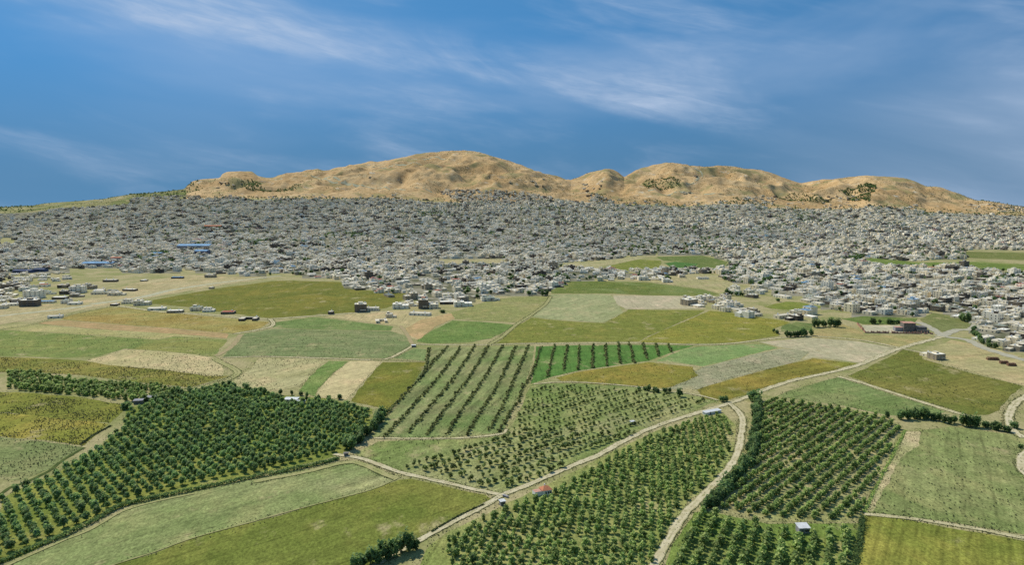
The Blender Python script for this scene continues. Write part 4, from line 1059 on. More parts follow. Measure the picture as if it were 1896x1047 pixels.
def crown_arrays(seed, rx, rz, zc, nblob, nleaf, leaf, blob=0.5, fill=0.55, taper=0.0):
    """leaf clumps on the skin of many small blobs inside an uneven crown"""
    g = np.random.default_rng(seed)
    V = []; T = []
    C = g.normal(size=(nblob, 3)); C /= np.linalg.norm(C, axis=1)[:, None]
    C *= (g.random(nblob) ** 0.5 * fill)[:, None]
    rad = g.uniform(0.7, 1.2, nblob) * blob
    per = max(4, nleaf // nblob)
    for c, r in zip(C, rad):
        d = g.normal(size=(per, 3)); d /= np.linalg.norm(d, axis=1)[:, None]
        p = c + d * (r * g.uniform(0.75, 1.08, per))[:, None]
        nrm = 0.5 * d + g.normal(0, 0.45, (per, 3)) + np.array([0, 0, 0.6]); nrm /= np.linalg.norm(nrm, axis=1)[:, None]
        if taper: p[:, :2] *= (1 - taper * np.clip(p[:, 2:3], -1, 1))
        p = p * np.array([rx, rx, rz]) + np.array([0, 0, zc])
        up = np.tile([0, 0, 1.0], (per, 1)); e = np.cross(nrm, up + g.normal(0, 0.4, (per, 3))); e /= np.linalg.norm(e, axis=1)[:, None] + 1e-9
        f = np.cross(nrm, e); s = leaf * g.uniform(0.6, 1.35, per)[:, None]
        V.append(np.stack([p - e * s * 0.5 - f * s * 0.5, p + e * s * 0.6 - f * s * 0.35, p + e * s * 0.35 + f * s * 0.6, p - e * s * 0.6 + f * s * 0.4], 1))
        T.append(np.clip(g.normal(0.38, 0.24, per) + 0.10 * d[:, 2], 0, 1))
    V = np.concatenate(V).reshape(-1, 3); T = np.concatenate(T)
    return V, np.arange(len(V)).reshape(-1, 4), T
def trunk_mb(seed, h, r, rx, zc):
    g = random.Random(seed); m = MB()
    p0 = (0, 0, -0.2); p1 = (g.uniform(-.1, .1) * rx, g.uniform(-.1, .1) * rx, h)
    m.tube(p0, p1, r * 1.25, r * 0.8, 6)
    for i in range(4):
        a = 2 * math.pi * (i + g.random() * 0.6) / 4
        m.tube(p1, (p1[0] + math.cos(a) * rx * 0.5, p1[1] + math.sin(a) * rx * 0.5, zc + g.uniform(-.1, .4) * rx), r * 0.6, r * 0.2, 4)
    m.tube(p1, (p1[0], p1[1], zc + rx * 0.5), r * 0.7, r * 0.2, 4)
    return m
class Kind:
    def __init__(s, name, mat, specs):
        s.col = bpy.data.collections.new(name + '_shapes'); s.trunk = []; s.crown = []
        for i, (rx, rz, zc, nb, nl, leaf, th, tr, kw) in enumerate(specs):
            V, Fc, T = crown_arrays(hash(name) % 1000 * 0 + len(name) * 31 + i * 7 + 3, rx, rz, zc, nb, nl, leaf, **kw)
            cm = npmesh('crown', V, Fc, (mat,), attr={'tone': T}); tm = trunk_mb(i + 5, th, tr, rx, zc)
            s.crown.append(cm); s.trunk.append(tm.mesh('trunk', (m_bark,)))
            # joined copy for the masses
            b = bmesh.new(); b.from_mesh(cm); b.from_mesh(s.trunk[-1]); jm = bpy.data.meshes.new('tree_shape')
            ncr = len(cm.polygons)
            b.faces.ensure_lookup_table()
            for f in b.faces[ncr:]: f.material_index = 1
            b.to_mesh(jm); b.free(); jm.materials.append(mat); jm.materials.append(m_bark)
            o = bpy.data.objects.new('%s_%02d' % (name, i), jm); s.col.objects.link(o)
        s.n = len(specs)
    def put(s, name, p, rz, sc, i, label, cat, group):
        r = empty(name, p, rz, sc); tag(r, label, cat, group)
        mobj('trunk', s.trunk[i], r); mobj('crown', s.crown[i], r)
        return r
GROVE = Kind('grove_tree', m_grove, [(2.15, 2.6, 2.75, 15, 250, 0.66, 0.9, 0.16, {}), (2.3, 2.4, 2.55, 17, 260, 0.66, 0.8, 0.17, {}), (1.95, 2.8, 2.95, 14, 240, 0.64, 0.9, 0.15, {}), (2.2, 2.5, 2.6, 12, 240, 0.68, 0.8, 0.16, dict(blob=0.55))])
GROVE2 = Kind('light_grove_tree', m_grove2, [(1.6, 1.9, 1.95, 12, 170, 0.58, 0.6, 0.1, dict(blob=0.44, fill=0.68)), (1.75, 1.7, 1.75, 12, 170, 0.58, 0.6, 0.1, dict(blob=0.42, fill=0.72)), (1.45, 2.0, 2.05, 11, 160, 0.56, 0.6, 0.1, dict(blob=0.44, fill=0.68))])
YOUNG = Kind('young_tree', m_young, [(1.5, 1.35, 1.75, 9, 110, 0.55, 0.7, 0.07, dict(blob=0.4, fill=0.78)), (1.65, 1.2, 1.6, 9, 110, 0.55, 0.7, 0.07, dict(blob=0.38, fill=0.82)), (1.3, 1.5, 1.9, 8, 100, 0.52, 0.8, 0.07, dict(blob=0.4, fill=0.78))])
ROWS = Kind('row_shrub', m_rowl, [(1.45, 1.35, 1.5, 10, 110, 0.6, 0.5, 0.07, dict(blob=0.4, fill=0.78)), (1.25, 1.45, 1.6, 9, 100, 0.55, 0.5, 0.07, dict(blob=0.4, fill=0.78)), (1.55, 1.15, 1.3, 9, 100, 0.6, 0.4, 0.07, dict(blob=0.38, fill=0.82))])
BIG = Kind('broad_tree', m_big, [(3.6, 4.2, 4.6, 24, 480, 0.95, 1.6, 0.3, dict(blob=0.42, fill=0.68)), (4.2, 3.6, 3.9, 26, 500, 1.0, 1.3, 0.32, dict(blob=0.4, fill=0.7)), (3.0, 4.6, 5.0, 20, 440, 0.9, 1.8, 0.28, dict(blob=0.42, fill=0.68))])
FAR = Kind('far_tree', m_big, [(3.4, 3.0, 3.4, 9, 80, 1.6, 1.2, 0.25, dict(blob=0.45, fill=0.6)), (3.0, 3.6, 4.0, 8, 70, 1.6, 1.3, 0.25, dict(blob=0.45, fill=0.6))])

def world_poly(poly): return [U2(*p) for p in poly]
ROWID = [None]; POSID = [None]
def lattice(poly, rz, along, across, jit=0.3, miss=0.03, shift=0.0):
    """planting points in rows inside an outline given in the photograph; rz: row heading right of the view axis"""
    W = np.array(world_poly(poly)); c = W.mean(0)
    d = np.array([math.sin(rz), math.cos(rz)]); n = np.array([math.cos(rz), -math.sin(rz)])
    Rr = np.abs(W - c).max() * 1.6
    a = np.arange(-Rr, Rr, along); b = np.arange(-Rr, Rr, across)
    A, B = np.meshgrid(a, b)
    A = A + (np.arange(len(b)) % 2)[:, None] * shift * along
    P = c + A.ravel()[:, None] * d + B.ravel()[:, None] * n
    P = P + rng.normal(0, jit, P.shape)
    k = inpoly(P, [tuple(w) for w in W]) & (rng.random(len(P)) > miss)
    ROWID[0] = np.repeat(np.arange(len(b)), len(a))[k]; POSID[0] = np.tile(np.arange(len(a)), len(b))[k]
    return P[k]
def line_pts(px, step, jit=0.4):
    L = smooth_line([U2(*p) for p in px], 1.0)
    out = []; acc = 0.0
    for a, b in zip(L[:-1], L[1:]):
        acc += (b - a).length
        if acc >= step: out.append((b.x, b.y)); acc = 0.0
    P = np.array(out if out else [(L[0].x, L[0].y)])
    return P + rng.normal(0, jit, P.shape)
def inframe(P):
    q = project(np.column_stack([P, np.full(len(P), 2.0)]))
    return (q[:, 0] > -6) & (q[:, 0] < 1902) & (q[:, 1] < 1062)
def row_labels(P, rid, pos, text, rev_row=False, rev_pos=False):
    """text with the place of each tree in its row; rows and places are counted over what the frame shows"""
    v = inframe(P); out = [text % ('', '')] * len(P)
    if not v.any(): return out
    rows = sorted(set(rid[v]), reverse=rev_row)
    for ri, r in enumerate(rows):
        ii = [i for i in np.nonzero(v & (rid == r))[0]]; ii.sort(key=lambda i: pos[i], reverse=rev_pos)
        for k, i in enumerate(ii): out[i] = text % (nth(k + 1), nth(ri + 1))
    return out
def plant(sets, kind, nmax, stuff_name, stuff_label, stuff_cat, one, cat, smin=0.72, smax=1.2):
    """sets: (points, label, group, scale). The nearest nmax in view become single things, the others one mass"""
    P = np.concatenate([s[0] for s in sets]); si = np.concatenate([np.full(len(s[0]), i) for i, s in enumerate(sets)])
    first = np.concatenate([[0], np.cumsum([len(s[0]) for s in sets])])
    n = len(P); base = np.array([s[3] for s in sets])[si]
    sc = rng.uniform(smin, smax, n) * base; tall = rng.uniform(0.9, 1.12, n); rz = rng.uniform(0, 6.28, n); pid = rng.integers(0, kind.n, n)
    key = np.where(inframe(P), P[:, 1], 1e9)
    o = np.argsort(key)[:nmax]
    Z = zfun(P[:, 0], P[:, 1])
    for i in o:
        s = sets[si[i]]; lb = s[1] if isinstance(s[1], str) else s[1][i - first[si[i]]]
        kind.put(one, (P[i, 0], P[i, 1], Z[i]), rz[i], (sc[i], sc[i], sc[i] * tall[i]), int(pid[i]), lb, cat, s[2])
    r = np.setdiff1d(np.arange(n), o)
    print('PLANT', one, n, 'single', len(o))
    if len(r):
        instancer(stuff_name, np.column_stack([P[r], Z[r]]), rz[r], np.stack([sc[r], sc[r], sc[r] * tall[r]], 1), pid[r], kind.col, stuff_label, stuff_cat)

# dense left orchard
PL = [(-70, 1060), (-70, 955), (0, 925), (60, 898), (100, 880), (150, 852), (190, 828), (228, 795), (240, 765), (330, 728), (420, 714), (470, 722), (520, 742), (600, 744), (685, 762), (680, 788), (640, 828), (605, 845), (520, 864), (420, 884), (330, 903), (250, 925), (190, 952), (120, 985), (60, 1010), (10, 1034)]
def grove(poly, rz, along, across, jit, miss, text, rev_row=False, rev_pos=False, shift=0.0, drop=None):
    P = lattice(poly, rz, along, across, jit, miss, shift); rid, pos = ROWID[0], POSID[0]
    if drop is not None:
        k = drop(P); P, rid, pos = P[k], rid[k], pos[k]
    return P, row_labels(P, rid, pos, text, rev_row, rev_pos)
def off_px(c, rx, ry):
    def f(P):
        q = project(np.column_stack([P, np.zeros(len(P))])); return ((q[:, 0] - c[0]) / rx) ** 2 + ((q[:, 1] - c[1]) / ry) ** 2 > 1
    return f
left, lleft = grove(PL, R(49), 5.2, 5.3, 0.25, 0.04, 'round dark green tree, %s from left in the %s row above the low hedge', True, False, drop=off_px((545, 741), 26, 7))
plant([(left, lleft, 'trees of the dense left orchard', 0.93)], GROVE, 300,
  'orchard_trees', 'dense dark green tree rows filling the rest of the left orchard', 'trees', 'orchard_tree', 'tree')
# middle and right orchards
PT = [(15, 692), (60, 690), (100, 701), (200, 713), (290, 717), (335, 727), (300, 744), (240, 744), (150, 733), (70, 727), (15, 722)]
thicket = lattice(PT, R(60), 3.5, 4.0, 1.2, 0.10)
PM = [(1335, 770), (1352, 790), (1350, 836), (1322, 882), (1270, 925), (1232, 980), (1200, 1070), (830, 1070), (822, 1000), (850, 985), (935, 945), (960, 932), (1020, 915), (1070, 885), (1120, 857), (1220, 803), (1280, 782)]
farmhouse = np.array(U2(1003, 917)); shed_at = np.array(U2(1485, 984))
midp, lmid = grove(PM, R(10.5), 3.8, 4.0, 0.45, 0.06, 'light green tree of the middle orchard, %s from bottom, %s row from left', drop=lambda P: ((P - farmhouse) ** 2).sum(1) > 4.0 ** 2)
PRu = [(1405, 745), (1440, 741), (1560, 759), (1635, 775), (1668, 796), (1645, 838), (1612, 905), (1592, 962), (1480, 962), (1420, 960), (1335, 944), (1345, 905), (1385, 850), (1400, 790)]
rightu, lru = grove(PRu, R(41), 2.5, 6.1, 0.35, 0.05, 'light green tree of the right orchard, %s from bottom, %s diagonal row from left', drop=lambda P: ((P - shed_at) ** 2).sum(1) > 7 ** 2)
PRl = [(1300, 955), (1340, 962), (1420, 982), (1470, 990), (1590, 985), (1585, 1015), (1570, 1075), (1238, 1075), (1262, 1010), (1285, 965)]
rightl, lrl = grove(PRl, R(25), 3.2, 6.1, 0.35, 0.03, 'light green tree below the white shed, %s from bottom, %s row from left', drop=lambda P: ((P - shed_at) ** 2).sum(1) > 7 ** 2)
plant([(midp, lmid, 'trees of the middle orchard', 0.92), (rightu, lru, 'trees of the right orchard', 0.9), (rightl, lrl, 'trees of the lowest right orchard rows', 1.12),
       (thicket, 'tree in the thicket above the dark olive field', 'thicket trees', 1.15)], GROVE2, 300,
  'light_orchard_trees', 'light green tree rows filling the middle and right orchards', 'trees', 'light_orchard_tree', 'tree')
# young orchard
PY = [(752, 868), (800, 848), (850, 832), (900, 822), (945, 800), (965, 765), (990, 718), (1060, 716), (1150, 722), (1240, 733), (1318, 746), (1290, 758), (1205, 788), (1100, 840), (1040, 866), (975, 893), (920, 908), (870, 897), (800, 880)]
young, ly = grove(PY, R(47), 4.5, 9.4, 0.3, 0.06, 'small young tree, %s from left in the %s row above the main track', True, False, 0.0)
qy = project(np.column_stack([young, np.zeros(len(young))]))
small = qy[:, 1] < 800
plant([(young[~small], [ly[i] for i in np.nonzero(~small)[0]], 'trees of the young orchard', 1.2), (young[small], [ly[i] for i in np.nonzero(small)[0]], 'trees of the young orchard', 0.95)],
  YOUNG, 300, 'young_trees', 'young trees dotted over the rest of the young orchard', 'trees', 'young_tree', 'tree', 0.75, 1.2)
# long diagonal shrub rows
ROWL = [[(794, 646), (790, 679), (779, 700), (766, 715), (731, 753), (705, 782)], [(829, 642), (800, 675), (779, 700)], [(853, 645), (811, 702), (754, 765), (712, 812)], [(880, 641), (840, 702), (788, 765), (757, 802)], [(905, 641), (868, 702), (826, 757), (792, 807)],
 [(931, 641), (897, 702), (859, 755), (828, 807)], [(956, 642), (927, 704), (893, 761), (861, 810)], [(979, 640), (952, 704), (929, 757), (904, 799)], [(969, 713), (961, 742), (944, 767), (923, 801)], [(1002, 643), (990, 680), (978, 707), (968, 718)]]
ROWG = [[(1028, 640), (1020, 670), (1013, 700)], [(1051, 640), (1043, 688)], [(1073, 640), (1070, 686)], [(1098, 639), (1097, 683)], [(1121, 638), (1124, 679)], [(1145, 636), (1148, 675)], [(1166, 636), (1174, 673)], [(1190, 636), (1198, 667)], [(1213, 637), (1221, 661)], [(1235, 639), (1244, 654)]]
def row_set(r, text, step, jit, group):
    P = line_pts(r, step, jit)
    return (P, [text % nth(len(P) - k) for k in range(len(P))], group, 1.0)
sets = [row_set(r, 'shrub in the ' + nth(i + 1) + ' long diagonal row from left, %s from its lower end', 2.7, 0.55, 'shrubs of the diagonal rows') for i, r in enumerate(ROWL)]
sets += [row_set(r, 'shrub in the ' + nth(i + 1) + ' short row in the vivid green field, %s from its lower end', 2.8, 0.5, 'shrubs of the rows in the vivid green field') for i, r in enumerate(ROWG)]
plant(sets, ROWS, 300, 'row_shrubs', 'far shrubs of the long rows in the striped and the vivid green field', 'shrubs', 'row_shrub', 'shrub', 0.6, 1.05)

# hedges and single trees
def trees_along(px, step, kind, sc, label, group, name='hedge_tree', cat='tree', jit=0.8, wide=0.0):
    """single trees along a line; each is told apart by its place in the line"""
    P = line_pts(px, step, jit)
    if wide: P = P + rng.normal(0, wide, P.shape)
    q = project(np.column_stack([P, np.zeros(len(P))]))
    k = (q[:, 0] > -8) & (q[:, 0] < 1904) & (q[:, 1] < 1075)
    P, q = P[k], q[k]
    tall = abs(px[0][1] - px[-1][1]) > abs(px[0][0] - px[-1][0])
    o = np.argsort(q[:, 1] if tall else q[:, 0])
    for r, i in enumerate(o):
        p = P[i]; s = sc * rng.uniform(0.75, 1.2)
        lab = label + (', %s from %s' % (nth(r + 1), 'the top' if tall else 'left') if len(P) > 1 else '')
        kind.put(name, (p[0], p[1], float(zfun(p[0], p[1]))), rng.uniform(0, 6.28), (s, s, s * rng.uniform(0.85, 1.15)), int(rng.integers(0, kind.n)), lab, cat, group if len(P) > 1 else None)
trees_along([(640, 1062), (690, 1046), (730, 1030), (772, 1014)], 2.2, BIG, 0.84, 'dark tree in the thick bottom hedge', 'trees of the bottom hedge')
trees_along([(1398, 742), (1402, 765), (1400, 795), (1398, 825), (1388, 855), (1368, 885), (1340, 915), (1312, 945)], 2.8, BIG, 0.72, 'dark tree in the tall hedge along the curving track', 'trees of the tall hedge')
trees_along([(1392, 746), (1400, 744)], 3.0, BIG, 1.25, 'tallest tree at the head of the tall hedge', 'trees of the tall hedge')
trees_along([(1290, 950), (1318, 940), (1335, 930)], 3.0, BIG, 0.6, 'low tree at the foot of the tall hedge', 'trees of the tall hedge')
trees_along([(640, 838), (655, 826), (675, 808), (698, 788), (712, 772)], 2.3, BIG, 0.8, 'dark tree in the hedge at the right corner of the left orchard', 'trees of the corner hedge', wide=1.2)
trees_along([(1640, 775), (1680, 778), (1710, 775), (1745, 784), (1790, 790), (1830, 795), (1868, 802)], 2.4, BIG, 0.78, 'tree in the ragged hedge above the large pale green field', 'trees of the right hedge', wide=1.0)
trees_along([(1873, 790), (1880, 796)], 4, BIG, 0.8, 'tree at the right end of the ragged hedge', 'trees of the right hedge')
trees_along([(1172, 722), (1200, 724), (1225, 728), (1245, 728)], 3.2, BIG, 0.55, 'tree in the clump above the young orchard', 'trees of the clump above the young orchard')
trees_along([(1262, 735), (1268, 735)], 4, BIG, 0.75, 'single dark tree right of the clump above the young orchard', None)
trees_along([(1325, 745), (1345, 744)], 3.5, BIG, 0.5, 'bushy tree beside the track junction', 'bushy trees at the junction')
trees_along([(236, 758), (240, 757)], 3, BIG, 0.75, 'single round tree at the left corner of the left orchard', None)
trees_along([(250, 745), (290, 742), (330, 730)], 4, BIG, 0.5, 'tree beside the small grey roofs above the left orchard', 'trees by the grey roofs')
trees_along([(500, 735), (520, 733), (560, 733), (575, 742), (615, 740), (628, 741)], 7, BIG, 0.5, 'tree beside the white-roofed shed above the left orchard', 'trees by the white-roofed shed')
trees_along([(1000, 549), (1018, 547)], 5, BIG, 0.9, 'dark bushy tree at the head of the climbing path', 'trees at the head of the climbing path')
trees_along([(1500, 607), (1520, 606), (1540, 606), (1556, 606)], 4.2, BIG, 1.1, 'big rounded tree in the clump right of the small green plot', 'trees of the clump by the green plot')
trees_along([(1448, 624), (1465, 625), (1480, 624), (1500, 622)], 4, BIG, 0.85, 'tree in the row below the small green plot', 'trees of the row below the green plot')
trees_along([(1430, 615), (1440, 619)], 4, BIG, 0.6, 'small tree at the left end of the row below the green plot', 'trees of the row below the green plot')
trees_along([(1602, 600), (1640, 600), (1680, 601)], 4.0, BIG, 0.7, 'tree in the row behind the walled yard', 'trees behind the walled yard', wide=2.5)
trees_along([(1335, 548), (1350, 547), (1360, 548), (1382, 549)], 4.5, BIG, 0.95, 'dark tree beside the houses right of the bare tan ground', 'trees right of the bare tan ground')
trees_along([(1776, 592), (1785, 596), (1793, 598)], 5, BIG, 1.0, 'dark tree at the corner of the dull olive field', 'trees at the corner of the dull olive field')
trees_along([(1800, 618), (1825, 640), (1850, 648)], 6, BIG, 0.7, 'dark tree along the right edge of the town', 'trees along the dusty street')
trees_along([(1441, 559), (1446, 559)], 4, BIG, 0.7, 'small tree above the walled-in olive plot', None)
trees_along([(1887, 828), (1893, 832)], 3, BIG, 0.4, 'bush cut by the right edge', None)
p = unproject(819, 580)
BIG.put('round_bush', p, 0.3, (1.0, 1.0, 0.62), 1, 'lone round dark bush below the tip of the town', 'bush', None)
p = unproject(877, 0 + 1041)
for (px, py, s, lab) in [(838, 1030, 0.42, 'small lone tree on the verge below the track'), (875, 1044, 0.5, 'second small lone tree on the verge, nearer the bottom edge')]:
    p = unproject(px, py); BIG.put('verge_tree', p, 1.0, s, 0, lab, 'tree', None)

# low hedge along the lower edge of the left orchard
def low_hedge(px, w, h, n_per_m, label, name='hedge', seed=1, mat=None):
    L = smooth_line([U2(*p) for p in px], 1.0); g = np.random.default_rng(seed)
    P = np.array([(a.x, a.y) for a in L]); n = int(len(P) * n_per_m)
    i = g.integers(0, len(P), n); c = P[i] + g.normal(0, w * 0.28, (n, 2))
    hh = h * (0.45 + 0.75 * fbm(c[:, 0] / 4.5, c[:, 1] / 4.5, seed, 2))
    z = hh * g.random(n) ** 0.6
    p = np.column_stack([c, z]); nr = g.normal(size=(n, 3)) + [0, 0, 0.5]; nr /= np.linalg.norm(nr, axis=1)[:, None]
    e = np.cross(nr, g.normal(size=(n, 3))); e /= np.linalg.norm(e, axis=1)[:, None]; f = np.cross(nr, e); s = g.uniform(0.3, 0.75, n)[:, None]
    V = np.stack([p - e * s * .5 - f * s * .5, p + e * s * .6 - f * s * .3, p + e * s * .4 + f * s * .6, p - e * s * .6 + f * s * .4], 1).reshape(-1, 3)
    o0 = V.mean(0); o0[2] = 0
    me = npmesh(name, V - o0, np.arange(len(V)).reshape(-1, 4), (mat or m_big,), attr={'tone': np.clip(g.normal(0.45, 0.25, n), 0, 1)})
    return tag(mobj(name, me, loc=o0), label, 'hedge')
low_hedge([(-60, 1072), (5, 1042), (60, 1018), (110, 998), (165, 972), (222, 941), (280, 926), (360, 909), (470, 886), (570, 866), (625, 852)], 2.4, 2.0, 34, 'long low hedge between the left orchard and the pale green field')
low_hedge([(1597, 960), (1592, 1000), (1580, 1060)], 2.2, 1.8, 30, 'low hedge at the right edge of the lowest orchard rows', seed=2)
low_hedge([(1600, 950), (1632, 884), (1660, 830), (1676, 798)], 1.8, 0.9, 8, 'thin weedy margin along the right side of the right orchard', seed=3, mat=m_grove2)
low_hedge([(205, 790), (175, 806), (152, 822)], 1.0, 0.7, 26, 'weedy bank beside the yellow olive field', seed=4, mat=m_weed)
low_hedge([(895, 936), (850, 957), (800, 986)], 0.8, 0.6, 26, 'strip of weeds on the left of the main track', seed=5, mat=m_weed)

# weeds and tufts scattered over the fields
tc_ = bpy.data.collections.new('tuft_shapes')
for i in range(3):
    V, Fc, T = crown_arrays(90 + i, 0.55, 0.42, 0.3, 4, 28, 0.42, blob=0.6, fill=0.6)
    o = bpy.data.objects.new('tuft_%02d' % i, npmesh('tuft', V, Fc, (m_weed,), attr={'tone': T * 0.7})); tc_.objects.link(o)
TUFTS = [([(0, 662), (200, 676), (420, 697), (330, 722), (150, 696), (0, 690)], 2200), ([(0, 728), (235, 750), (204, 784), (0, 764)], 1500), ([(0, 765), (202, 786), (155, 826), (0, 809)], 1000),
 ([(0, 811), (156, 829), (42, 890), (0, 888)], 350), ([(160, 668), (232, 648), (400, 667), (412, 697), (300, 685)], 500), ([(0, 611), (420, 629), (400, 662), (0, 660)], 500), ([(112, 590), (224, 570), (499, 597), (432, 618)], 350),
 ([(283, 556), (537, 520), (761, 545), (611, 584), (400, 577)], 500), ([(446, 620), (505, 609), (759, 625), (712, 664), (412, 662)], 450), ([(480, 664), (605, 666), (555, 716), (420, 716)], 280),
 ([(1672, 648), (1893, 716), (1850, 760), (1758, 758), (1570, 697)], 420), ([(1439, 734), (1552, 699), (1750, 763), (1634, 768)], 200), ([(1704, 797), (1896, 808), (1896, 991), (1603, 951)], 500),
 ([(1019, 539), (1095, 521), (1331, 545), (1200, 547)], 260), ([(1284, 688), (1449, 646), (1480, 668), (1235, 722)], 180), ([(1028, 700), (1200, 671), (1293, 695), (1137, 714)], 160),
 ([(984, 589), (1163, 574), (1305, 575), (1182, 633), (920, 637)], 160), ([(1314, 576), (1464, 598), (1443, 622), (1284, 637), (1204, 623)], 200), ([(656, 842), (700, 818), (985, 712), (1330, 742), (930, 914)], 500),
 ([(771, 633), (838, 594), (953, 602), (865, 635)], 60), ([(510, 597), (581, 588), (729, 605), (548, 609)], 60), ([(1506, 664), (1586, 674), (1416, 718), (1300, 738)], 130), ([(420, 700), (470, 670), (480, 700), (380, 725), (330, 722)], 200),
 ([(1310, 947), (1597, 970), (1570, 1080), (1215, 1080)], 500), ([(775, 1005), (820, 990), (840, 1060), (700, 1060)], 150)]
tp = []
for poly, n in TUFTS:
    W = np.array(world_poly(poly)); lo, hi = W.min(0), W.max(0)
    P = rng.uniform(lo, hi, (n * 6, 2)); P = P[inpoly(P, [tuple(w) for w in W])]
    d = fbm(P[:, 0] / 30, P[:, 1] / 30, 44, 3); P = P[rng.random(len(P)) < np.clip((d - 0.3) * 3, 0.05, 1)]
    tp.append(P[:n])
tp = np.concatenate(tp); n = len(tp); s = rng.uniform(0.22, 0.6, n)
instancer('weeds', np.column_stack([tp, np.full(n, 0.3)]), rng.uniform(0, 6.28, n), np.stack([s * 1.2, s * 1.2, s], 1), rng.integers(0, 3, n), tc_, 'dark tufts of weeds scattered over the fields', 'weeds')

# grass and weeds creeping over the edges of the tracks
m_verge = leaf_mat('verge_grass_leaves', (0.10, 0.12, 0.05), (0.20, 0.22, 0.10), (0.38, 0.36, 0.18), 0.3, 0.4)
vg = bpy.data.collections.new('verge_tuft_shapes')
for i in range(3):
    V, Fc, T = crown_arrays(190 + i, 0.6, 0.3, 0.16, 4, 30, 0.4, blob=0.6, fill=0.7)
    o = bpy.data.objects.new('verge_tuft_%02d' % i, npmesh('verge_tuft', V, Fc, (m_verge,), attr={'tone': T})); vg.objects.link(o)
vp = []
for L, w, kind_ in TRACKS:
    if kind_ in ('stony', 'street', 'ditch', 'brown') or w < 2.0: continue
    A = np.array([(p.x, p.y) for p in L]); D = np.gradient(A, axis=0); D /= np.linalg.norm(D, axis=1)[:, None] + 1e-9; N = np.stack([-D[:, 1], D[:, 0]], 1)
    if A[:, 1].min() > 1100: continue
    n = int(len(A) * 4 * 3.0); i = rng.integers(0, len(A), n); sd = rng.choice([-1, 1], n)
    off = w * 0.5 + rng.exponential(0.7, n) - 0.35
    crown_ = rng.random(n) < 0.12; off = np.where(crown_, rng.normal(0, 0.25, n), off)
    vp.append(A[i] + N[i] * (sd * off)[:, None] + D[i] * rng.uniform(-2, 2, n)[:, None])
for O in OUTLINES:
    A = np.array(O)
    if A[:, 1].min() > 620: continue
    k = A[:, 1] < 640; A = A[k]
    n = len(A) * 5; i = rng.integers(0, len(A), n)
    vp.append(A[i] + rng.normal(0, 2.2, (n, 2)))
vp = np.concatenate(vp); n = len(vp); s = rng.uniform(0.2, 0.55, n)
print('VERGE', n)
instancer('verge_grass', np.column_stack([vp, np.full(n, 0.12)]), rng.uniform(0, 6.28, n), np.stack([s, s, s], 1), rng.integers(0, 3, n), vg, 'tufts of dry grass along the edges of the tracks', 'grass')

# trees among the houses and on the hills
def scatter_px(poly, n, ymin=None):
    """n places evenly spread over the ground inside an outline of the photograph"""
    W = np.array(world_poly(poly)); lo, hi = W.min(0), W.max(0)
    P = rng.uniform(lo, hi, (n * 8, 2)); P = P[inpoly(P, [tuple(w) for w in W])]
    return P[:n]
tt = []
cand = np.stack([rng.uniform(-3300, 3300, 160000), rng.uniform(800, 4500, 160000)], 1)
cand = cand[np.abs(cand[:, 0]) < cand[:, 1] * 0.82]
c3 = np.column_stack([cand, zfun(cand[:, 0], cand[:, 1])])
k = in_town(c3); cand = cand[k]
d = fbm(cand[:, 0] / 220, cand[:, 1] / 140, 61, 4)
right_side = np.clip((cand[:, 0] / cand[:, 1] + 0.1) * 1.0, 0, 0.25)
prob = np.clip((d - 0.52) * 3.0, 0.10, 1) * (0.45 + right_side * 2.0)
tt.append(cand[rng.random(len(cand)) < prob * 0.75])
for poly, n in [([(770, 392), (830, 390), (832, 400), (775, 402)], 120), ([(960, 383), (1050, 384), (1050, 391), (960, 391)], 160), ([(1090, 358), (1130, 364), (1130, 378), (1095, 378)], 90), ([(1395, 412), (1475, 415), (1475, 428), (1400, 426)], 160),
  ([(1650, 500), (1720, 502), (1720, 512), (1650, 512)], 40), ([(1550, 478), (1600, 474), (1600, 482), (1555, 484)], 40), ([(1690, 390), (1780, 394), (1780, 402), (1700, 400)], 140), ([(600, 432), (680, 432), (680, 440), (600, 442)], 100), ([(270, 455), (330, 470), (330, 478), (280, 476)], 60),
  ([(440, 449), (480, 445), (480, 458), (440, 458)], 60)]:
    tt.append(scatter_px(poly, n))
tt = np.concatenate(tt); n = len(tt); s = rng.uniform(0.7, 1.35, n)
print('TOWN TREES', n)
instancer('town_trees', np.column_stack([tt, zfun(tt[:, 0], tt[:, 1])]), rng.uniform(0, 6.28, n), np.stack([s, s, s], 1), rng.integers(0, 2, n), FAR.col, 'dark green trees scattered between the houses of the town', 'trees')
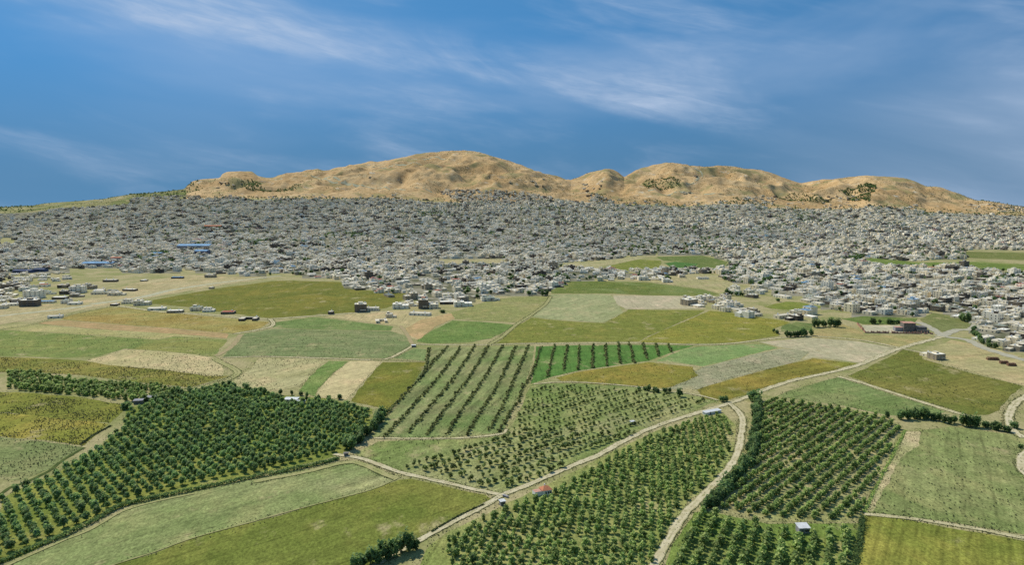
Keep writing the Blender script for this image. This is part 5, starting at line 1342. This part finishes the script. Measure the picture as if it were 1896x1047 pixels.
WOODS = [([(350, 364), (600, 364), (720, 363), (800, 369), (850, 373), (850, 378), (600, 372), (450, 370), (350, 372)], 260, 'trees along the foot of the big hill behind the town'), ([(1130, 372), (1280, 377), (1420, 378), (1600, 382), (1700, 384), (1896, 396), (1896, 404), (1700, 393), (1420, 391), (1130, 384)], 420, 'trees along the foot of the right hills behind the town'),
 ([(443, 338), (480, 340), (490, 350), (560, 342), (545, 353), (490, 356), (455, 350)], 380, 'dark wood on the small hill with the flat top'), ([(347, 342), (376, 346), (372, 357), (345, 357)], 260, 'green trees on the left flank of the flat-topped hill'),
 ([(190, 366), (240, 358), (300, 355), (345, 354), (345, 362), (250, 367)], 800, 'green orchard trees on the low ridge at the left'), ([(1188, 340), (1215, 332), (1262, 334), (1262, 350), (1230, 353), (1195, 352)], 330, 'clump of dark trees on the two-humped hill'),
 ([(1550, 354), (1590, 344), (1622, 341), (1622, 356), (1600, 358)], 420, 'upper dark green wood on the long right hill'), ([(1570, 368), (1600, 359), (1612, 361), (1610, 374), (1580, 373)], 260, 'lower dark green wood on the long right hill'),
 ([(1430, 362), (1470, 357), (1500, 366), (1540, 372), (1530, 378), (1480, 374)], 300, 'line of green trees at the foot of the right hills'), ([(1790, 370), (1896, 384), (1896, 396), (1800, 384)], 160, 'scattered trees at the right end of the skyline'),
 ([(0, 384), (60, 383), (62, 392), (0, 396)], 260, 'dark trees on the skyline at the left edge'), ([(130, 371), (190, 367), (190, 372), (130, 375)], 30, 'few trees on the low ridge near the left edge'),
 ([(1330, 372), (1420, 374), (1420, 384), (1330, 380)], 60, 'trees above the town at the foot of the right hill')]
for poly, n, lab in WOODS:
    P = scatter_px(poly, n); m = len(P); s = rng.uniform(0.8, 1.5, m)
    instancer('wood', np.column_stack([P, zfun(P[:, 0], P[:, 1])]), rng.uniform(0, 6.28, m), np.stack([s, s, s], 1), rng.integers(0, 2, m), FAR.col, lab, 'wood')
P = np.stack([rng.uniform(-3600, 3900, 16000), rng.uniform(DB, 6000, 16000)], 1)
P = P[fbm(P[:, 0] / 260, P[:, 1] / 260, 71, 4) > 0.52]; m = len(P); s = rng.uniform(0.3, 0.8, m)
instancer('hill_scrub', np.column_stack([P, zfun(P[:, 0], P[:, 1])]), rng.uniform(0, 6.28, m), np.stack([s, s, s], 1), rng.integers(0, 2, m), FAR.col, 'dark scrub dotted over the tan hills', 'scrub')

# ================================================================ SINGLE THINGS
def sheet_hall(px, py, w, d, h, rz, roofm, wallm, label, ribs=8):
    """long hall with a shallow ridged sheet roof"""
    p = unproject(px, py); r = empty('warehouse', p, R(rz)); tag(r, label, 'warehouse')
    m = MB(); m.box(-w / 2, -d / 2, -0.3, w / 2, d / 2, h, 0, bottom=False); mobj('walls', m.mesh('walls', (wallm,)), r)
    rh = d * 0.10; e = 0.6
    m = MB()
    for s in (-1, 1):
        m.quad((-w / 2 - e, s * (d / 2 + e), h + 0.05), (w / 2 + e, s * (d / 2 + e), h + 0.05), (w / 2 + e, 0, h + rh), (-w / 2 - e, 0, h + rh))
    for x in (-w / 2, w / 2): m.tri((x, -d / 2, h), (x, d / 2, h), (x, 0, h + rh - 0.05))
    for k in range(ribs + 1):
        x = -w / 2 + w * k / ribs
        m.box(x - 0.15, -0.2, h + rh, x + 0.15, 0.2, h + rh + 0.35)
    mobj('roof', m.mesh('roof', (roofm,)), r)
    for k in range(3):
        x = -w / 3 + k * w / 3
        m = MB(); m.box(x - 2, -d / 2 - 0.06, 0, x + 2, -d / 2 + 0.1, min(4, h - 0.5)); mobj('door', m.mesh('door', (m_door,)), r)
    return r
sheet_hall(185, 493, 62, 26, 7, 4, m_blue, m_greywall, 'long hall with a bright blue sheet roof at the left front of the town')
sheet_hall(362, 460, 86, 40, 8, 2, m_blue, m_greywall, 'large hall with a light blue sheet roof deep in the left part of the town')
sheet_hall(375, 471, 30, 26, 9, 0, m_blue, m_deepblue, 'blue block below the large light blue hall')
sheet_hall(293, 473, 22, 16, 6, 0, m_blue, m_greywall, 'small blue-roofed hall left of the large light blue hall')
sheet_hall(217, 482, 24, 14, 6, 0, m_orange, m_greywall, 'small hall with an orange roof above the bright blue hall')
sheet_hall(395, 422, 60, 24, 7, 3, m_tile, m_brown, 'long red-brown hall deep in the left part of the town')
sheet_hall(45, 505, 34, 18, 4.5, 0, m_deepblue, m_deepblue, 'dark blue hall at the left front edge of the town')
sheet_hall(76, 503, 20, 16, 5, 0, m_deepblue, m_deepblue, 'second dark blue hall, right of the first')

def shed(px, py, w, d, h, rz, roofm, wallm, label, slope=0.5, name='shed', cat='shed'):
    p = unproject(px, py); r = empty(name, p, R(rz)); tag(r, label, cat)
    m = MB(); zf, zb = h, h + slope
    a = [(-w / 2, -d / 2), (w / 2, -d / 2), (w / 2, d / 2), (-w / 2, d / 2)]; t = [zf, zf, zb, zb]
    for i in range(4):
        j = (i + 1) % 4; m.quad((*a[i], -0.2), (*a[j], -0.2), (*a[j], t[j]), (*a[i], t[i]))
    mobj('walls', m.mesh('walls', (wallm,)), r)
    m = MB(); e = 0.35; n = max(3, int(w / 1.5))
    for k in range(n):
        x0 = -w / 2 - e + (w + 2 * e) * k / n; x1 = -w / 2 - e + (w + 2 * e) * (k + 1) / n - 0.04; dz = 0.05 * (k % 2)
        for z0, z1 in ((0.02, 0.14),):
            A = (x0, -d / 2 - e, zf + dz + z0); B = (x1, -d / 2 - e, zf + dz + z0); C = (x1, d / 2 + e, zb + dz + z0); D = (x0, d / 2 + e, zb + dz + z0)
            A2, B2, C2, D2 = [(q[0], q[1], q[2] + 0.1) for q in (A, B, C, D)]
            m.quad(A2, B2, C2, D2); m.quad(A, B, B2, A2); m.quad(B, C, C2, B2); m.quad(C, D, D2, C2); m.quad(D, A, A2, D2)
    mobj('roof', m.mesh('roof', (roofm,)), r)
    m = MB(); m.box(-0.5, -d / 2 - 0.05, 0, 0.5, -d / 2 + 0.05, 1.95); o = mobj('door', m.mesh('door', (m_door,)), r); o.location.x = -w * 0.2
    for x in (w * 0.12, w * 0.34):
        o = mobj('window', WIN, r); o.location = (x, -d / 2 - 0.01, 0.8)
        if h < 2.6: o.scale = (0.7, 1, 0.7)
    return r
shed(1486, 986, 4.8, 3.8, 2.6, 4, m_whitesheet, m_greywall, 'white-roofed shed standing among the right orchard rows', 0.7)
shed(540, 745, 9.5, 5.0, 2.4, -4, m_whitesheet, m_greywall, 'white-roofed shed at the upper edge of the left orchard', 0.4)
shed(556, 748, 7.0, 2.6, 2.0, 8, m_whitesheet, m_greywall, 'low pale lean-to right of the white-roofed shed', 0.2)
shed(257, 748, 6.0, 3.6, 2.6, 8, m_greywall, m_rubble, 'left one of two small grey roofs above the left orchard', 0.4)
shed(279, 742, 6.0, 3.6, 2.6, -6, m_greywall, m_rubble, 'right one of two small grey roofs above the left orchard', 0.4)
shed(930, 936, 2.4, 2.2, 2.2, 25, m_whitesheet, m_greywall, 'small white-roofed hut at the track junction', 0.2, 'hut', 'hut')
shed(1318, 766, 14, 3.4, 1.7, 28, m_whitesheet, m_white, 'long low white shed beside the upper track junction', 0.3)
shed(1171, 786, 2.6, 1.8, 1.9, 25, m_whitesheet, m_white, 'tiny white hut beside the main track above the middle orchard', 0.2, 'hut', 'hut')
shed(641, 845, 2.4, 1.8, 1.7, 10, m_rubble, m_greywall, 'tiny grey pump hut at the end of the corner hedge', 0.2, 'hut', 'hut')
shed(766, 643, 4.0, 2.6, 1.9, 0, m_whitesheet, m_greywall, 'tiny white hut where the pale tracks meet in the centre', 0.2, 'hut', 'hut')
# farmhouse with hipped orange roof and a flat annex
p = unproject(1004, 916); r = empty('farmhouse', p, R(22)); tag(r, 'small farmhouse with an orange tiled roof beside the main track', 'farmhouse')
m = MB(); m.box(-0.6, -2.4, -0.2, 4.2, 2.4, 2.8, bottom=False); mobj('walls', m.mesh('walls', (m_white,)), r)
m = MB(); x0, x1, y0, y1, e = -1.0, 4.6, -2.8, 2.8, 0
rg = [(0.9, 0, 4.3), (2.7, 0, 4.3)]; c = [(x0, y0, 2.75), (x1, y0, 2.75), (x1, y1, 2.75), (x0, y1, 2.75)]
m.quad(c[0], c[1], rg[1], rg[0]); m.quad(c[2], c[3], rg[0], rg[1]); m.tri(c[1], c[2], rg[1]); m.tri(c[3], c[0], rg[0])
m.quad(c[3], c[2], c[1], c[0])
ro = mobj('roof', m.mesh('roof', (m_tile,)), r)
m = MB(); m.box(1.4, 0.6, 3.6, 1.9, 1.1, 4.9); mobj('chimney', m.mesh('chimney', (m_white,)), ro)
m = MB(); m.box(-4.6, -1.6, -0.2, -0.62, 2.0, 2.3, bottom=False, top=1); mobj('annex', m.mesh('annex', (m_white, m_pinkwall)), r)
m = MB(); m.box(0.6, -2.46, 0, 1.5, -2.3, 2.0); mobj('door', m.mesh('door', (m_door,)), r)
for x in (2.4, 3.5):
    o = mobj('window', WIN, r); o.location = (x, -2.41, 1.0); o.scale = (0.7, 1, 0.8)
# culvert slab at the junction
p = unproject(936, 921); m = MB(); m.box(-1.6, -0.5, -0.1, 1.6, 0.5, 0.7); m.box(-1.75, -0.62, 0.705, 1.75, 0.62, 0.85); m.box(-1.0, -0.52, 0, -0.3, 0.52, 0.5); m.box(0.3, -0.52, 0, 1.0, 0.52, 0.5)
o = mobj('culvert_slab', m.mesh('culvert_slab', (m_greywall,)), loc=p); o.rotation_euler.z = R(-40); tag(o, 'grey concrete culvert slab at the track junction', 'culvert')

# walled yard with its broken building
corners = [unproject(*c) for c in [(1587, 601), (1602, 617), (1728, 619.5)]]
for i in range(2):
    a, b = corners[i], corners[i + 1]; L = (b - a).length; n = int(L / 3.0); ang_ = math.atan2(b.y - a.y, b.x - a.x)
    r = empty('yard_wall', a, ang_); tag(r, ['short side wall of pinkish blocks at the left of the walled yard', 'long broken front wall of pinkish blocks of the walled yard'][i], 'wall')
    g = random.Random(i + 3)
    for k in range(n):
        x0 = k * L / n; h = 1.2 + g.random() * 1.3
        if g.random() < 0.85:
            m = MB(); m.box(x0 + 0.26, -0.15, -0.1, x0 + L / n - 0.26, 0.15, h); mobj('wall_panel', m.mesh('wall_panel', (m_pinkwall,)), r)
        m = MB(); m.box(x0 - 0.25, -0.25, -0.1, x0 + 0.25, 0.25, h + 0.5 + g.random() * 0.6); mobj('post', m.mesh('post', (m_brown if g.random() < 0.4 else m_pinkwall,)), r)
p = unproject(1697, 615); r = empty('ruined_building', p, R(-8)); tag(r, 'dark ruined building with a pinkish roof at the corner of the walled yard', 'building')
m = MB(); m.box(-14, -2, -0.2, -2, 9, 9.5, bottom=False); mobj('main_block', m.mesh('main_block', (m_rubble,)), r)
m = MB(); m.box(-14.4, -2.4, 9.505, -1.6, 9.4, 9.9); mobj('roof', m.mesh('roof', (m_pinkwall,)), r)
m = MB(); m.box(-1.99, -4, -0.2, 9, 6, 6.2, bottom=False); m.box(-1.9, -7, -0.2, 10.5, -4.01, 3.2); mobj('side_block', m.mesh('side_block', (m_rubble,)), r)
m = MB(); m.box(-22, 0, -0.2, -14.01, 7, 4.5, bottom=False, top=1); mobj('annex', m.mesh('annex', (m_greywall, m_pinkwall)), r)
for x in (-12, -8.5, -5): 
    for z in (1.2, 4.4, 7.0):
        o = mobj('window', WIN, r); o.location = (x, -2.01, z)
for x in (0.5, 4, 7.5):
    for z in (4.0,):
        o = mobj('window', WIN, r); o.location = (x, -4.01, z)
# ruined brown huts in the fallow field
for (px, py, w, lab) in [(1838, 667, 9, 'larger brown ruined hut in the tan fallow field'), (1859, 674, 6, 'middle one of the brown ruined huts in the tan fallow field'), (1873, 678, 6, 'rightmost and darkest brown ruined hut in the tan fallow field')]:
    p = unproject(px, py); r = empty('ruined_hut', p, R(-12)); tag(r, lab, 'hut'); g = random.Random(px)
    m = MB()
    for k in range(6):
        x0 = -w / 2 + w * k / 6; h = 1.2 + g.random() * 1.4
        m.box(x0, -2.0, -0.1, x0 + w / 6 - 0.004, -1.6, h); m.box(x0, 1.6, -0.1, x0 + w / 6 - 0.004, 2.0, 1.0 + g.random() * 1.6)
    m.box(-w / 2 - 0.41, -2.0, -0.1, -w / 2 - 0.01, 2, 1.8); m.box(w / 2 + 0.01, -2.0, -0.1, w / 2 + 0.41, 2, 1.5)
    mobj('walls', m.mesh('walls', (m_brown,)), r)
    m = MB()
    for k in range(4):
        m.box(-w / 2 + w * k / 4 + 0.2, -1.7, 1.7 + g.random() * 0.6, -w / 2 + w * (k + 1) / 4 - 0.2, 1.2, 2.4 + g.random() * 0.3)
    mobj('roof', m.mesh('roof', (m_brown,)), r)
